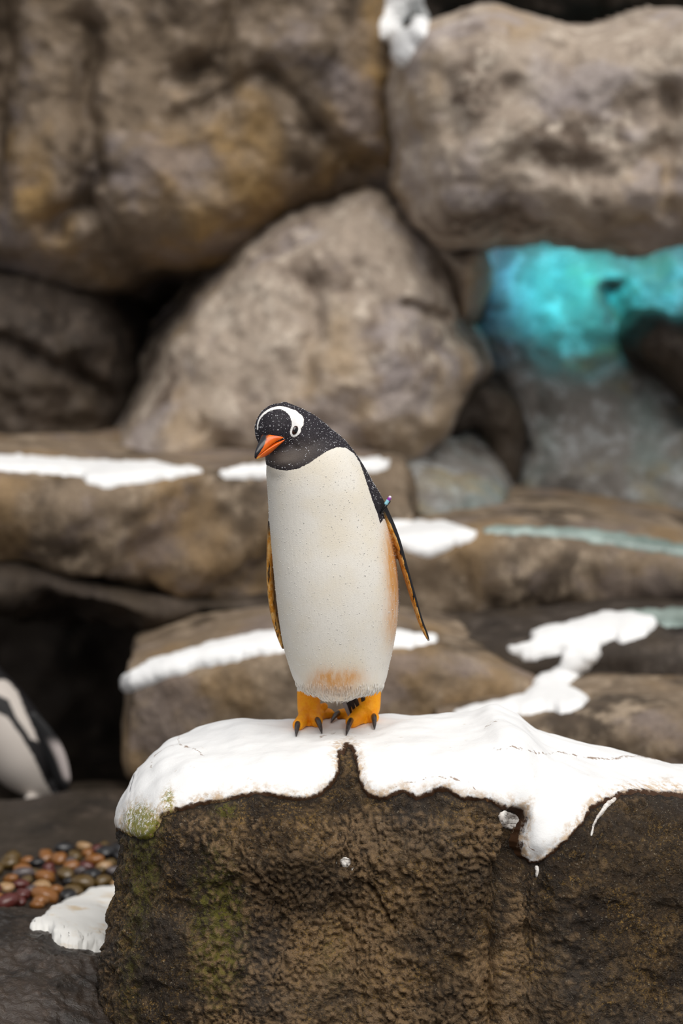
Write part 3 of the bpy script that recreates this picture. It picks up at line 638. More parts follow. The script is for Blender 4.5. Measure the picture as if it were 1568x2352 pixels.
while len(placed) < 120 and tries < 5000:
    tries += 1
    x, y = random.uniform(-140, 330), random.uniform(1940, 2098)
    if poly_sdf(np.array([[x, y]]), reg)[0] < 3: continue
    h = ray(x, y, [BV_FLOOR])
    if not h: continue
    s = random.uniform(.020, .042)
    if any(math.hypot(h[0].x-a[0], h[0].y-a[1]) < (s+a[2])*.78 for a in placed): continue
    hm = ray(x, y, [BV_MOUND])
    if hm and hm[2] < h[2]+.02: continue
    cn = random.choices(names, [5, 3, 5, 6, 4, 2])[0]
    o = bpy.data.objects.new('pebble', peb_meshes[(cn, random.randint(0, 1))]); COL.objects.link(o)
    o.scale = (s, s, s); o.rotation_euler = (random.uniform(-.3, .3), random.uniform(-.3, .3), random.uniform(0, 6.3)); o.location = (h[0].x, h[0].y, h[0].z+s*.42)
    o['category'] = 'pebble'; o['group'] = 'pebbles left of the penguin rock'; placed.append((h[0].x, h[0].y, s, x, cn, o))
ORD = 'leftmost,second,third,fourth,fifth,sixth,seventh,eighth,ninth,tenth,eleventh,twelfth,thirteenth,fourteenth,fifteenth,sixteenth,seventeenth,eighteenth,nineteenth,twentieth,twenty-first,twenty-second,twenty-third,twenty-fourth,twenty-fifth,twenty-sixth,twenty-seventh,twenty-eighth,twenty-ninth,thirtieth'.split(',')
for cn in names:
    for k, a in enumerate(sorted([a for a in placed if a[4] == cn], key=lambda a: a[3])):
        a[5]['label'] = f'leftmost rounded {cn} pebble in the wet pebble bed' if k == 0 else f'{ORD[min(k, 29)]} {cn} pebble from the left in the wet pebble bed'
print('pebbles', len(placed))
#@@PENGUIN
# ================================================================== penguin
def union(pieces, voxel, smooth=4):
    V = []; F4 = []; F3 = []; off = 0
    for v, fs in pieces:
        V.append(v)
        for f in fs: (F4 if f.shape[1] == 4 else F3).append(f+off)
        off += len(v)
    me = mesh_np('tmp', np.concatenate(V), [np.concatenate(F4), np.concatenate(F3)])
    bm = bmesh.new(); bm.from_mesh(me); 
    bmesh.ops.recalc_face_normals(bm, faces=bm.faces); bm.to_mesh(me); bm.free()
    o = bpy.data.objects.new('tmp', me); COL.objects.link(o)
    r = o.modifiers.new('r', 'REMESH'); r.mode = 'VOXEL'; r.voxel_size = voxel
    s = o.modifiers.new('s', 'SMOOTH'); s.factor = .5; s.iterations = smooth
    dg = bpy.context.evaluated_depsgraph_get(); ev = o.evaluated_get(dg); out = bpy.data.meshes.new_from_object(ev)
    bpy.data.objects.remove(o); bpy.data.meshes.remove(me)
    return out
def mesh_co(me):
    c = np.empty(len(me.vertices)*3, np.float32); me.vertices.foreach_get('co', c); return c.reshape(-1, 3).astype(float)
def mesh_no(me):
    c = np.empty(len(me.vertices)*3, np.float32); me.vertices.foreach_get('normal', c); return c.reshape(-1, 3).astype(float)
def add_attr(me, k, v):
    a = me.attributes.new(k, 'FLOAT', 'POINT'); a.data.foreach_set('value', np.asarray(v, np.float32))
def smooth_all(me): me.polygons.foreach_set('use_smooth', np.ones(len(me.polygons), bool))

hb = ray(772, 1672, [BV_SNOW])[0]
PENG = empty('penguin', (hb.x, hb.y, hb.z), 'penguin with orange beak and feet standing on the snow-capped rock', 'penguin')
PY0 = -.045                                               # depth of the torso axis
def sec(py, xl, xr, yc, b): 
    L = P(xl, py, PY0+yc); R_ = P(xr, py, PY0+yc); return (*((L+R_)/2), (R_[0]-L[0])/2, b)
torso = loft([sec(964, 690, 722, -.005, .014), sec(972, 674, 740, -.008, .030), sec(985, 656, 760, -.015, .046), sec(1003, 640, 783, -.022, .060), sec(1025, 626, 804, -.025, .072), sec(1055, 613, 826, -.022, .085), sec(1090, 611, 847, -.016, .097), sec(1130, 614, 866, -.010, .107), sec(1180, 617, 882, -.004, .116), sec(1240, 622, 900, -.002, .123), sec(1300, 627, 911, -.002, .128), sec(1360, 633, 915, -.002, .129), sec(1420, 640, 913, .0, .127), sec(1480, 650, 904, .004, .121), sec(1530, 664, 893, .008, .113), sec(1560, 675, 886, .009, .104), sec(1578, 690, 874, .008, .090), sec(1590, 716, 836, .006, .072), sec(1600, 735, 812, .004, .050), sec(1606, 752, 795, .004, .026)], 130, 72, 2.15)
# head frame
yaw, pit = math.radians(32), math.radians(38)
hf = np.array([-math.sin(yaw)*math.cos(pit), -math.cos(yaw)*math.cos(pit), -math.sin(pit)]); hl = np.array([math.cos(yaw), -math.sin(yaw), 0.0]); hu = np.cross(hl, hf)*-1
if hu[2] < 0: hu = -hu
HC = P(641, 985, PY0-.055); HFR = np.stack([hf, hl, hu])
def hp(a, b, c): return HC+(np.array([a, b, c])/1000.0)@HFR
def hloc(p): return ((p-HC)@HFR.T)*1000.0
head = ellipsoid(HC, HFR, (.060, .054, .057))
cheek = ellipsoid(hp(2, 0, -18), HFR, (.049, .047, .043))
brow = ellipsoid(hp(36, 0, 10), HFR, (.028, .026, .020))
nape = capsule(np.array([hp(-16, 0, 2), P(690, 1012, PY0-.03), P(722, 1062, PY0-.012)]), [.052, .068, .084], n=16)
throat = capsule(np.array([hp(-8, 0, -22), P(662, 1055, PY0-.05), P(690, 1095, PY0-.02)]), [.044, .054, .060], n=16)
# flippers: (axis px, py), Y, half chord, half thickness
def flipper(ax, ys, ch, th, cdir):
    a = np.array(ax, float); k = np.column_stack([P(a[:, 0], a[:, 1], np.array(ys)), ch, th]); k = spline(k, 60)
    path = k[:, :3]; t = np.gradient(path, axis=0); t /= np.linalg.norm(t, axis=1)[:, None]
    C = np.repeat(np.array(cdir, float)[None], len(path), 0); C -= (C*t).sum(1)[:, None]*t; C /= np.linalg.norm(C, axis=1)[:, None]
    N = np.cross(t, C); return path, C, N, k[:, 3]/1000, k[:, 4]/1000
FLR = flipper([(822, 1080), (858, 1132), (888, 1190), (909, 1240), (927, 1300), (945, 1360), (963, 1420), (976, 1452), (983, 1468)], [PY0+.005, PY0+.0, PY0-.004, PY0-.006, PY0-.006, PY0-.004, PY0, PY0+.002, PY0+.004], [16, 26, 32, 36, 36, 32, 25, 16, 6], [10, 12, 11, 9.5, 8, 7, 6, 5, 3.2], (-.10, .99, 0))
FLL = flipper([(640, 1110), (630, 1160), (624, 1220), (621.5, 1290), (622.5, 1350), (629, 1405), (640, 1450), (648, 1478), (651, 1490)], [PY0+.05]*9, [24, 30, 34, 36, 34, 30, 24, 16, 6], [12, 10, 9.5, 9, 8.5, 8, 7, 5, 3], (.10, .99, 0))
def fl_mesh(F): return sweep(F[0], np.stack([F[1], F[2]], 1), F[3], F[4], 28)
# feet, placed on the snow
def sn(px, py, up=0.0):
    y = py; h = ray(px, y, [BV_SNOW])
    while h is None: y += 2; h = ray(px, y, [BV_SNOW])
    p = np.array(h[0]) if y == py else P(px, py, h[0].y)
    return p+np.array([0, 0, up])
foot_pieces = []; CLAWS = []; foot_ax = []
def foot(ankle, toes, hind, webs):
    """ankle: px/py of top and heel; toes: claw base px, claw tip px"""
    heel = sn(*ankle[1]); top = P(ankle[0][0], ankle[0][1], heel[1]+.012); mid = P(ankle[2][0], ankle[2][1], heel[1]-.002)
    foot_pieces.append(capsule(np.array([top+np.array([0, 0, .012]), mid, heel+np.array([0, -.012, .024])]), [.0285, .0275, .027], n=14)); foot_ax.append((np.array([top+np.array([0, 0, .012]), mid, heel+np.array([0, -.012, .024])]), .031))
    tips = []
    for bpx, tpx, r in toes:
        tb = sn(bpx[0], bpx[1]+9, 0.0); tb[2] += r*.85
        tt = sn(tpx[0], tpx[1]-1, .0025)
        k = heel*.45+tb*.55+np.array([0, 0, .010]); st = heel+np.array([(tb[0]-heel[0])*.3, -.012, .018])
        foot_pieces.append(capsule(np.array([st, k, tb]), [r*1.45, r*1.2, r*1.02], n=16, flat=1.0)); foot_ax.append((np.array([st, k, tb]), r*1.5))
        tips.append((st, k, tb))
        CLAWS.append((tb, tt, r))
    for i in range(len(tips)-1):
        a, b = tips[i], tips[i+1]; lo = lambda p, z: np.array([p[0], p[1], z])
        m = (a[2]*.5+b[2]*.5)*.87+heel*.13; zz = min(a[2][2], b[2][2])-.004
        foot_pieces.append(slab([a[0], a[1], lo(a[2], zz), lo(m, zz-.001), lo(b[2], zz), b[1], b[0]], .008)); foot_ax.append((np.array([a[1], m, b[1]]), .03))
    if hind is not None:
        c = P(hind[0], hind[1], heel[1]+.012); foot_pieces.append(capsule(np.array([heel+np.array([0, .005, .02]), c]), [.011, .009], n=8)); foot_ax.append((np.array([heel+np.array([0, .005, .02]), c]), .014))
foot([(709, 1566), (712, 1656), (709, 1622)], [((684, 1668), (680, 1694), .0135), ((727, 1660), (739, 1688), .0150), ((757, 1640), (769, 1652), .0120)], (746, 1622), 1)
foot([(849, 1560), (843, 1652), (847, 1618)], [((779, 1642), (760, 1663), .0120), ((807, 1662), (795, 1692), .0155), ((858, 1650), (860, 1678), .0135)], None, 1)
body = union([torso, head, cheek, brow, nape, throat, fl_mesh(FLR), fl_mesh(FLL)]+foot_pieces, .0021, 3)
smooth_all(body)
ed_ = np.empty(len(body.edges)*2, np.int32); body.edges.foreach_get('vertices', ed_); ed_ = ed_.reshape(-1, 2); c_ = mesh_co(body)
x_, y_ = proj(c_); wgt = (sstep(585, 605, x_)*sstep(800, 740, x_)*sstep(1018, 1050, y_)*sstep(1160, 1110, y_)*.6+sstep(800, 830, x_)*sstep(905, 880, x_)*sstep(1050, 1090, y_)*sstep(1190, 1150, y_)*.5)[:, None]
deg = np.bincount(ed_.ravel(), minlength=len(c_))[:, None]
for _ in range(45):
    a_ = np.zeros_like(c_); np.add.at(a_, ed_[:, 0], c_[ed_[:, 1]]); np.add.at(a_, ed_[:, 1], c_[ed_[:, 0]]); c_ = c_+wgt*(a_/np.maximum(deg, 1)-c_)
body.vertices.foreach_set('co', c_.astype(np.float32).ravel()); body.update()
bc = mesh_co(body); bn = mesh_no(body); bpx, bpy_ = proj(bc); bq = np.stack([bpx, bpy_], -1)
print('body verts', len(bc))
# --- plumage fields (metres, positive inside)
white_poly = [(300, 1066), (612, 1068), (622, 1073), (640, 1079), (660, 1081), (685, 1076), (710, 1064), (735, 1046), (755, 1034), (775, 1027), (795, 1029), (812, 1041), (826, 1062), (836, 1090), (846, 1122), (857, 1155), (868, 1185), (873, 1203), (880, 1192), (950, 1190), (1100, 1300), (1100, 1800), (300, 1800)]
f_white = poly_sdf(bq, white_poly)*.001
side = bc[:, 1]-(PY0+.030+.02*sstep(700, 900, bpx)+.16*sstep(1530, 1565, bpy_))
f_white = np.minimum(f_white, -side)
hlc = hloc(bc); hb_ = hlc.copy(); hb_[:, 1] = np.abs(hb_[:, 1])
body_bvh = bvh_of(bc, [list(p.vertices) for p in body.polygons])
bpts = []; bwid = []
for x, y, w in ((591, 984, 3.5), (592, 972, 4), (597, 960, 4.5), (608, 948, 5), (624, 939, 5), (644, 936, 6), (660, 941, 9.5), (674, 951, 15.5), (681, 961, 17.5), (682, 971, 15.5), (679, 981, 12)):
    h = ray(x, y, [body_bvh])
    if h: bpts.append(h[0][:]); bwid.append(w)
bd, bp_ = seg_dist(bc, np.array(bpts)); f_band = (np.interp(bp_, np.arange(len(bwid)), bwid)-bd*1000)*.001
EYE = np.array(ray(677.5, 988, [body_bvh])[0]); EYE_N = np.array(ray(677.5, 988, [body_bvh])[1])
EA = P(687, 976, 0.0)-P(668, 1000, 0.0); EA -= (EA@EYE_N)*EYE_N; EA /= np.linalg.norm(EA); EB = np.cross(EYE_N, EA)
er = bc-EYE; f_band = np.maximum(f_band, (1-np.sqrt(((er@EA)/.0165)**2+((er@EB)/.0125)**2+((er@EYE_N)/.02)**2))*.013)
f_white = np.maximum(f_white, np.where(np.linalg.norm(hlc, axis=1) < 95, f_band, -1))
# flipper coordinates
def fl_field(F):
    path, C, N, ch, th = F; d, par = seg_dist(bc, path); i = np.clip(np.round(par).astype(int), 0, len(path)-1)
    r = bc-path[i]; u = (r*C[i]).sum(1)/ch[i]; w = (r*N[i]).sum(1)/th[i]; s = np.sqrt(u*u+w*w)
    return par/59.0, u, w, s
pr_, ur_, wr_, sr_ = fl_field(FLR); pl_, ul_, wl_, sl_ = fl_field(FLL)
if np.corrcoef(wr_[sr_ < 1.2], bc[sr_ < 1.2][:, 0])[0, 1] < 0 and False: wr_ = -wr_
nx_r = (FLR[2][30])[0]; nx_l = (FLL[2][30])[0]
wr_ = wr_*np.sign(nx_r); wl_ = wl_*np.sign(-nx_l)          # positive = outer side
isr = (sr_ < 1.18) & (pr_ > .16) & (bpy_ > 1120); isl = (sl_ < 1.2) & (pl_ > .2) & (bpx < 652)&(bc[:, 1] > PY0+.01)
# body surface wins where it is the torso
tk = spline([sec(1090, 611, 847, -.016, .097), sec(1130, 614, 866, -.010, .107), sec(1180, 617, 882, -.004, .116), sec(1240, 622, 900, -.002, .123), sec(1300, 627, 911, -.002, .128), sec(1360, 633, 915, -.002, .129), sec(1420, 640, 913, .0, .127), sec(1480, 650, 904, .004, .121), sec(1530, 664, 893, .008, .113)], 80)[::-1]
tx = np.interp(bc[:, 2], tk[:, 2], tk[:, 0]); ty = np.interp(bc[:, 2], tk[:, 2], tk[:, 1]); ta = np.interp(bc[:, 2], tk[:, 2], tk[:, 3]); tb_ = np.interp(bc[:, 2], tk[:, 2], tk[:, 4])
rt = ((np.abs(bc[:, 0]-tx)/ta)**2.15+(np.abs(bc[:, 1]-ty)/tb_)**2.15)**(1/2.15)
isr &= rt > 1.012; isl &= rt > 1.012
flip = np.where(isr | isl, 1.0, 0.0); fw = np.where(isr, wr_, wl_-.85); fpar = np.where(isr, pr_, pl_); fu = np.where(isr, ur_, ul_)
fd = np.full(len(bc), 1.0)
for a, r in foot_ax: fd = np.minimum(fd, seg_dist(bc, a)[0]-r)
legz = np.where(bpx < 780, 1588, 1580)
isfoot = np.where((fd < .006) & (bpy_ > legz) & ~((bpy_ < 1612) & (bpx > 742) & (bpx < 808) & (bc[:, 1] < PY0-.03)), 1.0, 0.0)
gs = lambda x, y, a, b: np.exp(-(((bpx-x)/a)**2+((bpy_-y)/b)**2))
orange = np.clip(.95*gs(905, 1250, 22, 75)+.85*gs(908, 1345, 20, 80)+.45*gs(900, 1440, 20, 50), 0, 1)+.85*gs(746, 1557, 28, 22)+.75*gs(802, 1556, 34, 22)+.42*gs(772, 1584, 48, 20)+.22*gs(715, 1575, 18, 20)
grey = .75*gs(650, 1052, 42, 17)+.35*gs(700, 1035, 40, 25)
for k, v in {'white': f_white, 'flip': flip, 'fw': fw, 'fpar': fpar, 'foot': isfoot, 'orange': orange, 'grey': grey, 'band': np.clip(f_band*300+.5, 0, 1)*(np.linalg.norm(hlc, axis=1) < 95)}.items(): add_attr(body, k, v)
def body_mat():
    t = NT('penguin_plumage')
    st = t.noise(1, 4, .6, vec=t.coord((420, 420, 60))); fine = t.noise(420, 2, .6); big = t.noise(9, 3, .5)
    edge = t.math('ADD', t.attr('white'), t.math('MULTIPLY', t.math('SUBTRACT', t.noise(230, 3, .7), .5), .006))
    wcol = t.mix(t.mr(big, .35, .65), (.82, .785, .72), (.80, .735, .62)); wcol = t.mix(t.mr(st, .4, .75, 0, .25), wcol, (.66, .62, .56))
    wcol = t.mix(t.math('MINIMUM', t.math('MULTIPLY', t.attr('orange'), t.mr(t.noise(1, 4, .65, vec=t.coord((110, 110, 32))), .30, .68, .62, 1.18)), .95), wcol, (.66, .31, .085))
    wcol = t.mix(t.attr('band'), wcol, (.88, .87, .86))
    dcol = t.mix(t.mr(fine, .40, .70), (.010, .0085, .012), (.042, .034, .043)); dcol = t.mix(t.attr('grey'), dcol, (.17, .14, .12))
    col = t.mix(t.mr(edge, -.0006, .0006), dcol, wcol)
    # flipper: black outside, orange and yellow streaks on the edge and inside
    vs = t.noise(1, 3, .6, vec=t.coord((240, 240, 22)), dist=.3); on = t.noise(70, 3, .7)
    oc = t.mix(t.mr(on, .4, .62), (.62, .25, .02), (.74, .44, .15)); oc = t.mix(t.mr(vs, .56, .62), oc, (.012, .009, .008))
    fwn = t.math('ADD', t.attr('fw'), t.math('MULTIPLY', t.math('SUBTRACT', t.noise(55, 3, .6), .5), .5))
    fc = t.mix(t.mr(fwn, -.05, .07), oc, (.010, .009, .011))
    fc = t.mix(t.mr(t.attr('fpar'), .30, .20), fc, (.010, .009, .011))
    fc = t.mix(t.mr(t.math('ADD', t.attr('fpar'), t.math('MULTIPLY', on, .25)), 1.02, 1.1, 0, .7), fc, (.02, .012, .008))
    col = t.mix(t.mr(t.attr('flip'), .4, .6), col, fc)
    sc = t.voro(210); fcol = t.mix(t.mr(t.noise(40, 3, .6), .3, .7), (1.0, .42, .008), (.95, .32, .006)); fcol = t.mix(t.mr(sc, .0, .5, .25, 0), fcol, (.75, .20, .005))
    col = t.mix(t.mr(t.attr('foot'), .4, .6), col, fcol)
    h = t.math('ADD', t.math('MULTIPLY', st, .6), t.math('MULTIPLY', fine, .5)); h = t.math('ADD', h, t.math('MULTIPLY', t.math('MULTIPLY', sc, t.attr('foot')), .8))
    t.bump(h, .35, .003)
    return t.fin(col, t.mr(t.attr('foot'), .4, .6, .62, .45), .25)
BODYM = body_mat()
link('body', body, BODYM, parent=PENG)

def simple(name, v, fs, mat, parent, **kw):
    return link(name, mesh_np(name, v, fs), mat, parent=parent, **kw)
t_ = NT('claw_horn'); CLM = t_.fin(t_.mix(t_.mr(t_.noise(150, 2), .4, .6), (.018, .014, .014), (.05, .038, .035)), .3, .6)
for tb, tt, r in CLAWS:
    d = tt-tb; L = np.linalg.norm(d); up = np.array([0, 0, 1.0])
    b0 = tb+np.array([0, 0, r*.35]); pts = np.array([b0-d*.10, b0+d*.35+up*.0035, b0+d*.75+up*.0005, tt])
    v, fs = capsule(pts, [.0062, .0066, .0046, .0012], n=14, m=14); simple('claw', v, fs, CLM, PENG)
# beak
def beak_part(secs, m=28):
    """rows (a, centre c, half width, upper half height, lower half height)"""
    k = spline(secs, 40); th = np.linspace(0, 2*math.pi, m, endpoint=False); g = []
    for a, c, w, hu_, hd in k:
        z = np.where(np.sin(th) > 0, np.sin(th)*hu_, np.sin(th)*hd); g.append(np.stack([np.full(m, a), w*np.cos(th), c+z], -1))
    g = np.array(g); g[..., 1] = np.where(g[..., 1] < 0, g[..., 1]*.42, g[..., 1])-np.maximum(g[..., 0]-40, 0)*.03; g[..., 2] += 9+np.maximum(g[..., 0]-40, 0)*.09
    v, fs = tube_close(HC+(g/1000.0)@HFR); return v, fs
def beak_mat(nm, upper):
    t = NT(nm); n = t.noise(60, 3, .6); col = t.mix(t.mr(n, .35, .65), (.88, .17, .006), (.80, .11, .005))
    if upper: col = t.mix(t.mr(t.math('ADD', t.attr('cul'), t.math('MULTIPLY', t.math('SUBTRACT', n, .5), .3)), .0, .15), col, (.012, .012, .016))
    else: col = t.mix(t.mr(t.attr('cul'), .80, 1.0), col, (.85, .42, .06))
    return t.fin(col, .28, .5)
UB = [(30, 2, 42, 4, 3), (38, 3, 39, 8, 4), (46, 4, 35, 14, 4), (56, 4, 27, 17, 4), (68, 3, 20, 16, 4), (82, 2, 14, 14, 4), (96, 1, 9, 10.5, 4), (105, 0, 5, 7, 4), (111, -3, 2, 4, 3)]
v, fs = beak_part(UB)
lc = hloc(v); ub = np.array(UB, float); cc = np.interp(lc[:, 0], ub[:, 0], ub[:, 1])+9+np.maximum(lc[:, 0]-40, 0)*.09; hh = np.interp(lc[:, 0], ub[:, 0], ub[:, 3])
link('upper_beak', mesh_np('upper_beak', v, fs, {'cul': (lc[:, 2]-cc)/hh-np.interp(lc[:, 0], [50, 62, 75, 90, 105, 113], [.86, .80, .62, .40, .05, -.5])}), beak_mat('beak_upper', True), parent=PENG, label='black-ridged orange upper beak')
v, fs = beak_part([(27, -2, 44, 2, 2.5), (36, -2, 41, 2, 5), (46, -2.5, 37, 2.5, 11), (58, -3, 29, 3, 17), (70, -3.5, 21, 3, 20), (82, -4, 14, 3, 18), (94, -5, 8.5, 3, 12), (103, -6, 4.5, 2.5, 5.5), (108, -7, 1.8, 1.2, 1.8)])
lc = hloc(v); link('lower_beak', mesh_np('lower_beak', v, fs, {'cul': (lc[:, 0]-34)/74}), beak_mat('beak_lower', False), parent=PENG, label='orange lower beak')
# eyes
t_ = NT('eye_dark'); EYM = t_.fin(t_.mix(t_.attr('iris'), (.035, .010, .004), (.003, .002, .002)), .06, .6)
for s in (1, -1):
    c0 = EYE if s == 1 else hp(*(hloc(EYE)*np.array([1, -1, 1]))); nn = body_bvh.find_nearest(Vector((c0).tolist())); c = np.array(nn[0])-PENG.location*0
    n = np.array(nn[1]); fr = np.stack([hf*.8+hu*-.6, np.zeros(3), np.zeros(3)])
    A = EA if s == 1 else hf*.5-hu*.8; A = A-(A@n)*n; A /= np.linalg.norm(A); B = np.cross(n, A)
    v, fs = ellipsoid(c-n*.0015, np.stack([A, B, n]), (.0112, .0078, .0058), 28, 20)
    r = np.linalg.norm((v-c)-((v-c)@n)[:, None]*n, axis=1)
    link('eye', mesh_np('eye', v, fs, {'iris': sstep(.0075, .0055, r)}), EYM, parent=PENG)
# tail feathers
t_ = NT('tail_black'); TLM = t_.fin((.012, .011, .013), .5, .4)
t_ = NT('tail_grey'); TLG = t_.fin((.30, .29, .29), .5, .4)
for i, (x0, y0, x1, y1) in enumerate([(782, 1590, 801, 1646), (790, 1588, 809, 1648), (799, 1586, 818, 1646), (808, 1584, 828, 1642), (786, 1588, 806, 1647), (830, 1586, 838, 1632)]):
    a = P(x0, y0, PY0+.085); b = P(x1, y1, PY0+.125)
    v, fs = capsule(np.array([a, a*.5+b*.5+np.array([0, .006, 0]), b]), [.003, .0052, .0012], n=18, m=12, flat=.35, up=(0, 1, .3)); simple('tail_feather', v, fs, TLG if i in (0, 4) else TLM, PENG)
# ragged feather fringe over the legs and under the belly
def blades(specs):
    V = []; F = []; off = 0
    for b, d, L, w, n in specs:
        s = np.cross(d, n); s /= np.linalg.norm(s)+1e-9
        p = np.array([b-s*w, b+s*w, b+d*L*.55+s*w*.75+n*.0012, b+d*L*.55-s*w*.75+n*.0012, b+d*L, b+n*-.002, b+d*L*.55-n*.0015])
        V.append(p); F.append(np.array([(0, 1, 2), (0, 2, 3), (3, 2, 4), (1, 5, 6), (1, 6, 2), (5, 0, 3), (5, 3, 6), (6, 3, 4), (2, 6, 4)])+off); off += 7
    return np.concatenate(V), np.concatenate(F)
low = np.where((bpy_ > 1562) & (bpy_ < 1606) & (isfoot < .5) & (flip < .5) & (bn[:, 1] < .3) & (bc[:, 1] < PY0+.05))[0]
specs = []
for i in RNG.choice(low, min(1000, len(low)), replace=False):
    n = bn[i]; d = np.array([0, 0, -1.0])-n*(-n[2]); d = d/(np.linalg.norm(d)+1e-6); d = d*.95+np.array([RNG.normal()*.08, RNG.normal()*.05, -.18])+n*.05; d /= np.linalg.norm(d)
    specs.append((bc[i]-n*.0012, d, RNG.uniform(.012, .024), RNG.uniform(.0004, .0009), n))
v, f = blades(specs); me = mesh_np('belly_feathers', v, f)
fpx, fpy = proj(v); og = lambda x, y, a, b: np.exp(-(((fpx-x)/a)**2+((fpy-y)/b)**2))
add_attr(me, 'orange', .55*og(748, 1556, 26, 20)+.55*og(800, 1558, 30, 20)+.30*og(772, 1585, 45, 18)+.2*og(715, 1575, 18, 20))
t_ = NT('white_feather'); FEM = t_.fin(t_.mix(t_.attr('orange'), (.90, .87, .82), (.80, .42, .14)), .6, .2)
link('belly_feathers', me, FEM, parent=PENG, kind='stuff')
# downy tuft at the right flank
spt = []
for _ in range(240):
    y = RNG.uniform(1345, 1400); b = P(911+RNG.uniform(-4, 1), y, PY0+.03+RNG.uniform(-.02, .02)); d = np.array([.55, -.1, -.75])+RNG.normal(size=3)*.15; d /= np.linalg.norm(d)
    spt.append((b, d, RNG.uniform(.006, .014), .0005, np.array([0, -1.0, 0])))
v, f = blades(spt); t_ = NT('down_feather'); link('down_tuft', mesh_np('down_tuft', v, f), t_.fin((.45, .40, .38), .8, .1), parent=PENG, kind='stuff')
# water beads on the plumage
bm = bmesh.new(); bmesh.ops.create_icosphere(bm, subdivisions=1, radius=1.0); iv = np.array([x.co[:] for x in bm.verts]); ifc = np.array([[q.index for q in f.verts] for f in bm.faces]); bm.free()
def beads(name, cand, num, r0, r1, mat, label):
    idx = RNG.choice(cand, min(num, len(cand)), replace=False); V = []; F = []
    for k, i in enumerate(idx):
        n = bn[i]; r = RNG.uniform(r0, r1)*(1 if RNG.random() > .12 else 1.5); p = iv*r; p = p-np.outer(p@n, n)*.4
        p[:, 2] *= RNG.uniform(1.0, 1.6); V.append(p+bc[i]+n*r*.25); F.append(ifc+k*len(iv))
    link(name, mesh_np(name, np.concatenate(V), np.concatenate(F)), mat, parent=PENG, kind='stuff', label=label)
t_ = NT('water_bead'); BDM = t_.fin((.97, .98, 1.0), .03, .5, Transmission_Weight=1.0, IOR=1.33)
t_ = NT('belly_bead'); BBM = t_.fin((.92, .91, .88), .05, .7, Transmission_Weight=.45, IOR=1.33)
t_ = NT('hood_bead'); HBM = t_.fin((.80, .80, .84), .12, .8, Transmission_Weight=.35, IOR=1.33)  # whitish base colours in the sky that the drops catch
front = (bn[:, 1] < .5) & (isfoot < .5) & (flip < .5)
beads('belly_droplets', np.where(front & (f_white > .004) & (bpy_ > 1035) & (bpy_ < 1540))[0], 1300, .0006, .0011, BBM, 'clear water beads on white belly')
beads('hood_droplets', np.where(front & (f_white < -.002) & (grey < .5) & (bpy_ < 1200))[0], 900, .0005, .0011, HBM, 'water specks with painted sky glint on dark hood')
# identification band on the flipper: black wire loop with a blue and a purple bead
bc0 = P(886, 1163, PY0-.032)
wirepts = np.array([P(872, 1182, PY0-.045), P(878, 1172, PY0-.050), P(886, 1161, PY0-.050), P(892, 1154, PY0-.030), P(893, 1152, PY0+.01), P(886, 1160, PY0+.04), P(874, 1178, PY0+.02), P(869, 1183, PY0-.02)])
v, fs = capsule(wirepts, [.0034]*len(wirepts), n=50, m=10); t_ = NT('band_black'); WB = simple('flipper_band', v, fs, t_.fin((.006, .006, .008), .3), PENG)
for (x, y), (x2, y2), c, r in (((886, 1157), (891, 1149), (.35, .72, .86), .0042), ((891.5, 1148.5), (894, 1144.5), (.30, .06, .42), .0042), ((894, 1144), (895.5, 1141.5), (.85, .72, .88), .0034)):
    v, fs = capsule(np.array([P(x, y, PY0-.05), P((x+x2)/2, (y+y2)/2, PY0-.05), P(x2, y2, PY0-.05)]), [r]*3, n=8, m=14); t_ = NT('bead_plastic')
    link('bead', mesh_np('bead', v, fs), t_.fin(c, .3), parent=WB)
# drop of water hanging from the flipper tip
v, fs = capsule(np.array([P(983, 1463, PY0+.004), P(983.3, 1467, PY0+.004), P(983.5, 1470, PY0+.004)]), [.001, .0022, .0028], n=10, m=14); simple('water_drop', v, fs, BDM, PENG)

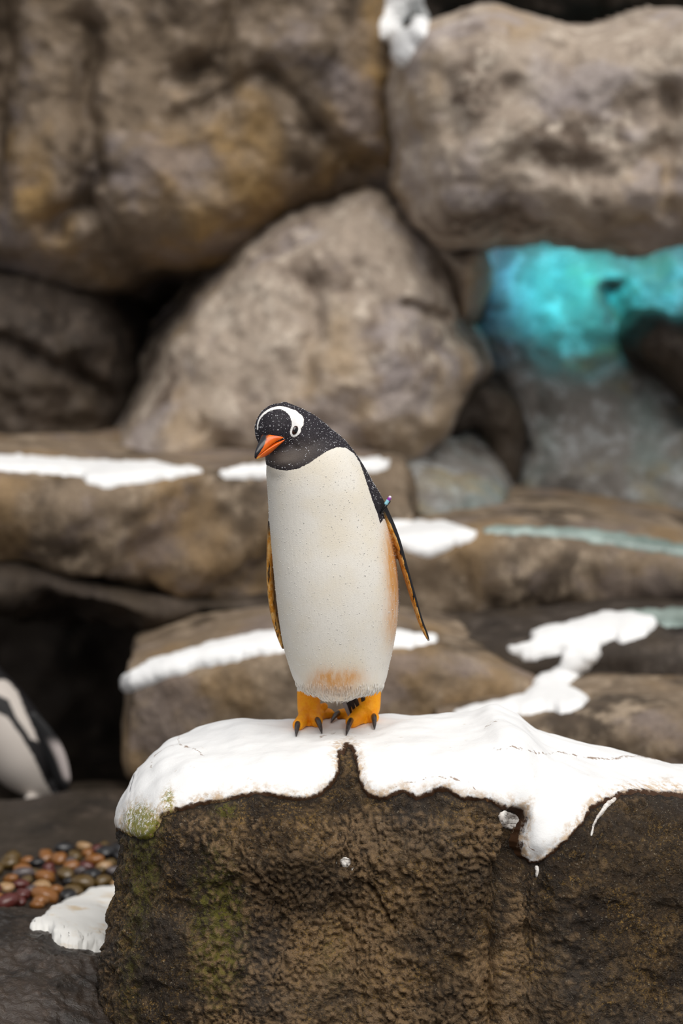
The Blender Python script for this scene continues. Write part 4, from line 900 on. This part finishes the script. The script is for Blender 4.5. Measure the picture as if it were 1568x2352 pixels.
# ================================================================== second penguin, in the hollow at the left edge
Y2 = 2.42; S2 = (Y2+6)/6
b2 = P(105, 1830, Y2); P2 = empty('penguin', b2.tolist(), 'blurred penguin leaning in the dark hollow at the left edge', 'penguin')
ax = [(128, 1832, 14), (112, 1800, 48), (85, 1750, 76), (52, 1690, 84), (18, 1630, 76), (-10, 1580, 62), (-34, 1535, 48), (-52, 1500, 40), (-68, 1462, 44), (-80, 1432, 40), (-86, 1408, 14)]
a2 = np.array(ax, float); pts = P(a2[:, 0]-28, a2[:, 1], Y2); rad = a2[:, 2]*S2/1000
t2 = capsule(pts, rad, n=60, m=48)
bk = capsule(np.array([P(-115, 1445, Y2-.03), P(-150, 1452, Y2-.05), P(-185, 1462, Y2-.06)]), [.02, .014, .004], n=10)
lg = [capsule(np.array([P(x, 1800, Y2-.02), P(x+6, 1832, Y2-.03), P(x-6, 1842, Y2-.09)]), [.03, .022, .018], n=10) for x in (70, 125)]
me2 = union([t2, bk]+lg, .006, 4); smooth_all(me2); c2 = mesh_co(me2); x2, y2 = proj(c2); q2 = np.stack([x2, y2], -1)
w_poly = [(-200, 1640), (-20, 1632), (15, 1645), (45, 1685), (75, 1735), (100, 1790), (122, 1830), (-60, 1840), (-200, 1800)]
c_poly = [(-200, 1552), (-20, 1560), (15, 1562), (38, 1585), (56, 1630), (76, 1672), (88, 1704), (70, 1696), (40, 1650), (18, 1606), (-20, 1592), (-200, 1590)]
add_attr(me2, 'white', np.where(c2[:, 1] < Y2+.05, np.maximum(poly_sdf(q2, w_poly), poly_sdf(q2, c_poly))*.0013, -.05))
t_ = NT('far_penguin_shaded_plumage'); n_ = t_.noise(40, 3); e_ = t_.math('ADD', t_.attr('white'), t_.math('MULTIPLY', t_.math('SUBTRACT', n_, .5), .01))
link('body', me2, t_.fin(t_.mix(t_.mr(e_, -.003, .003), (.010, .009, .010), (.52, .47, .43)), .6, .3), parent=P2)  # white plumage greyed in colour to carry the shade of the hollow
def p2flip(pp, Yo, r, nm, lab):
    p_ = np.array(pp, float); v, fs = capsule(P(p_[:, 0], p_[:, 1], Y2+Yo), r, n=30, m=16, flat=.35, up=(0, 1, 0)); 
    me = mesh_np('flipper', v, fs, {'stripe': sstep(.3, .7, (proj(v)[0]-np.interp(proj(v)[1], p_[:, 1], p_[:, 0]))/12)*sstep(1690, 1720, proj(v)[1])*sstep(1800, 1785, proj(v)[1])}); t = NT('far_flipper')
    return link('flipper', me, t.fin(t.mix(t.attr('stripe'), (.008, .008, .009), (.42, .37, .36)), .5, .3), parent=P2)
p2flip([(72, 1650), (100, 1690), (126, 1740), (144, 1790), (152, 1812)], -.06, [.025, .034, .036, .026, .008], 'f', '')
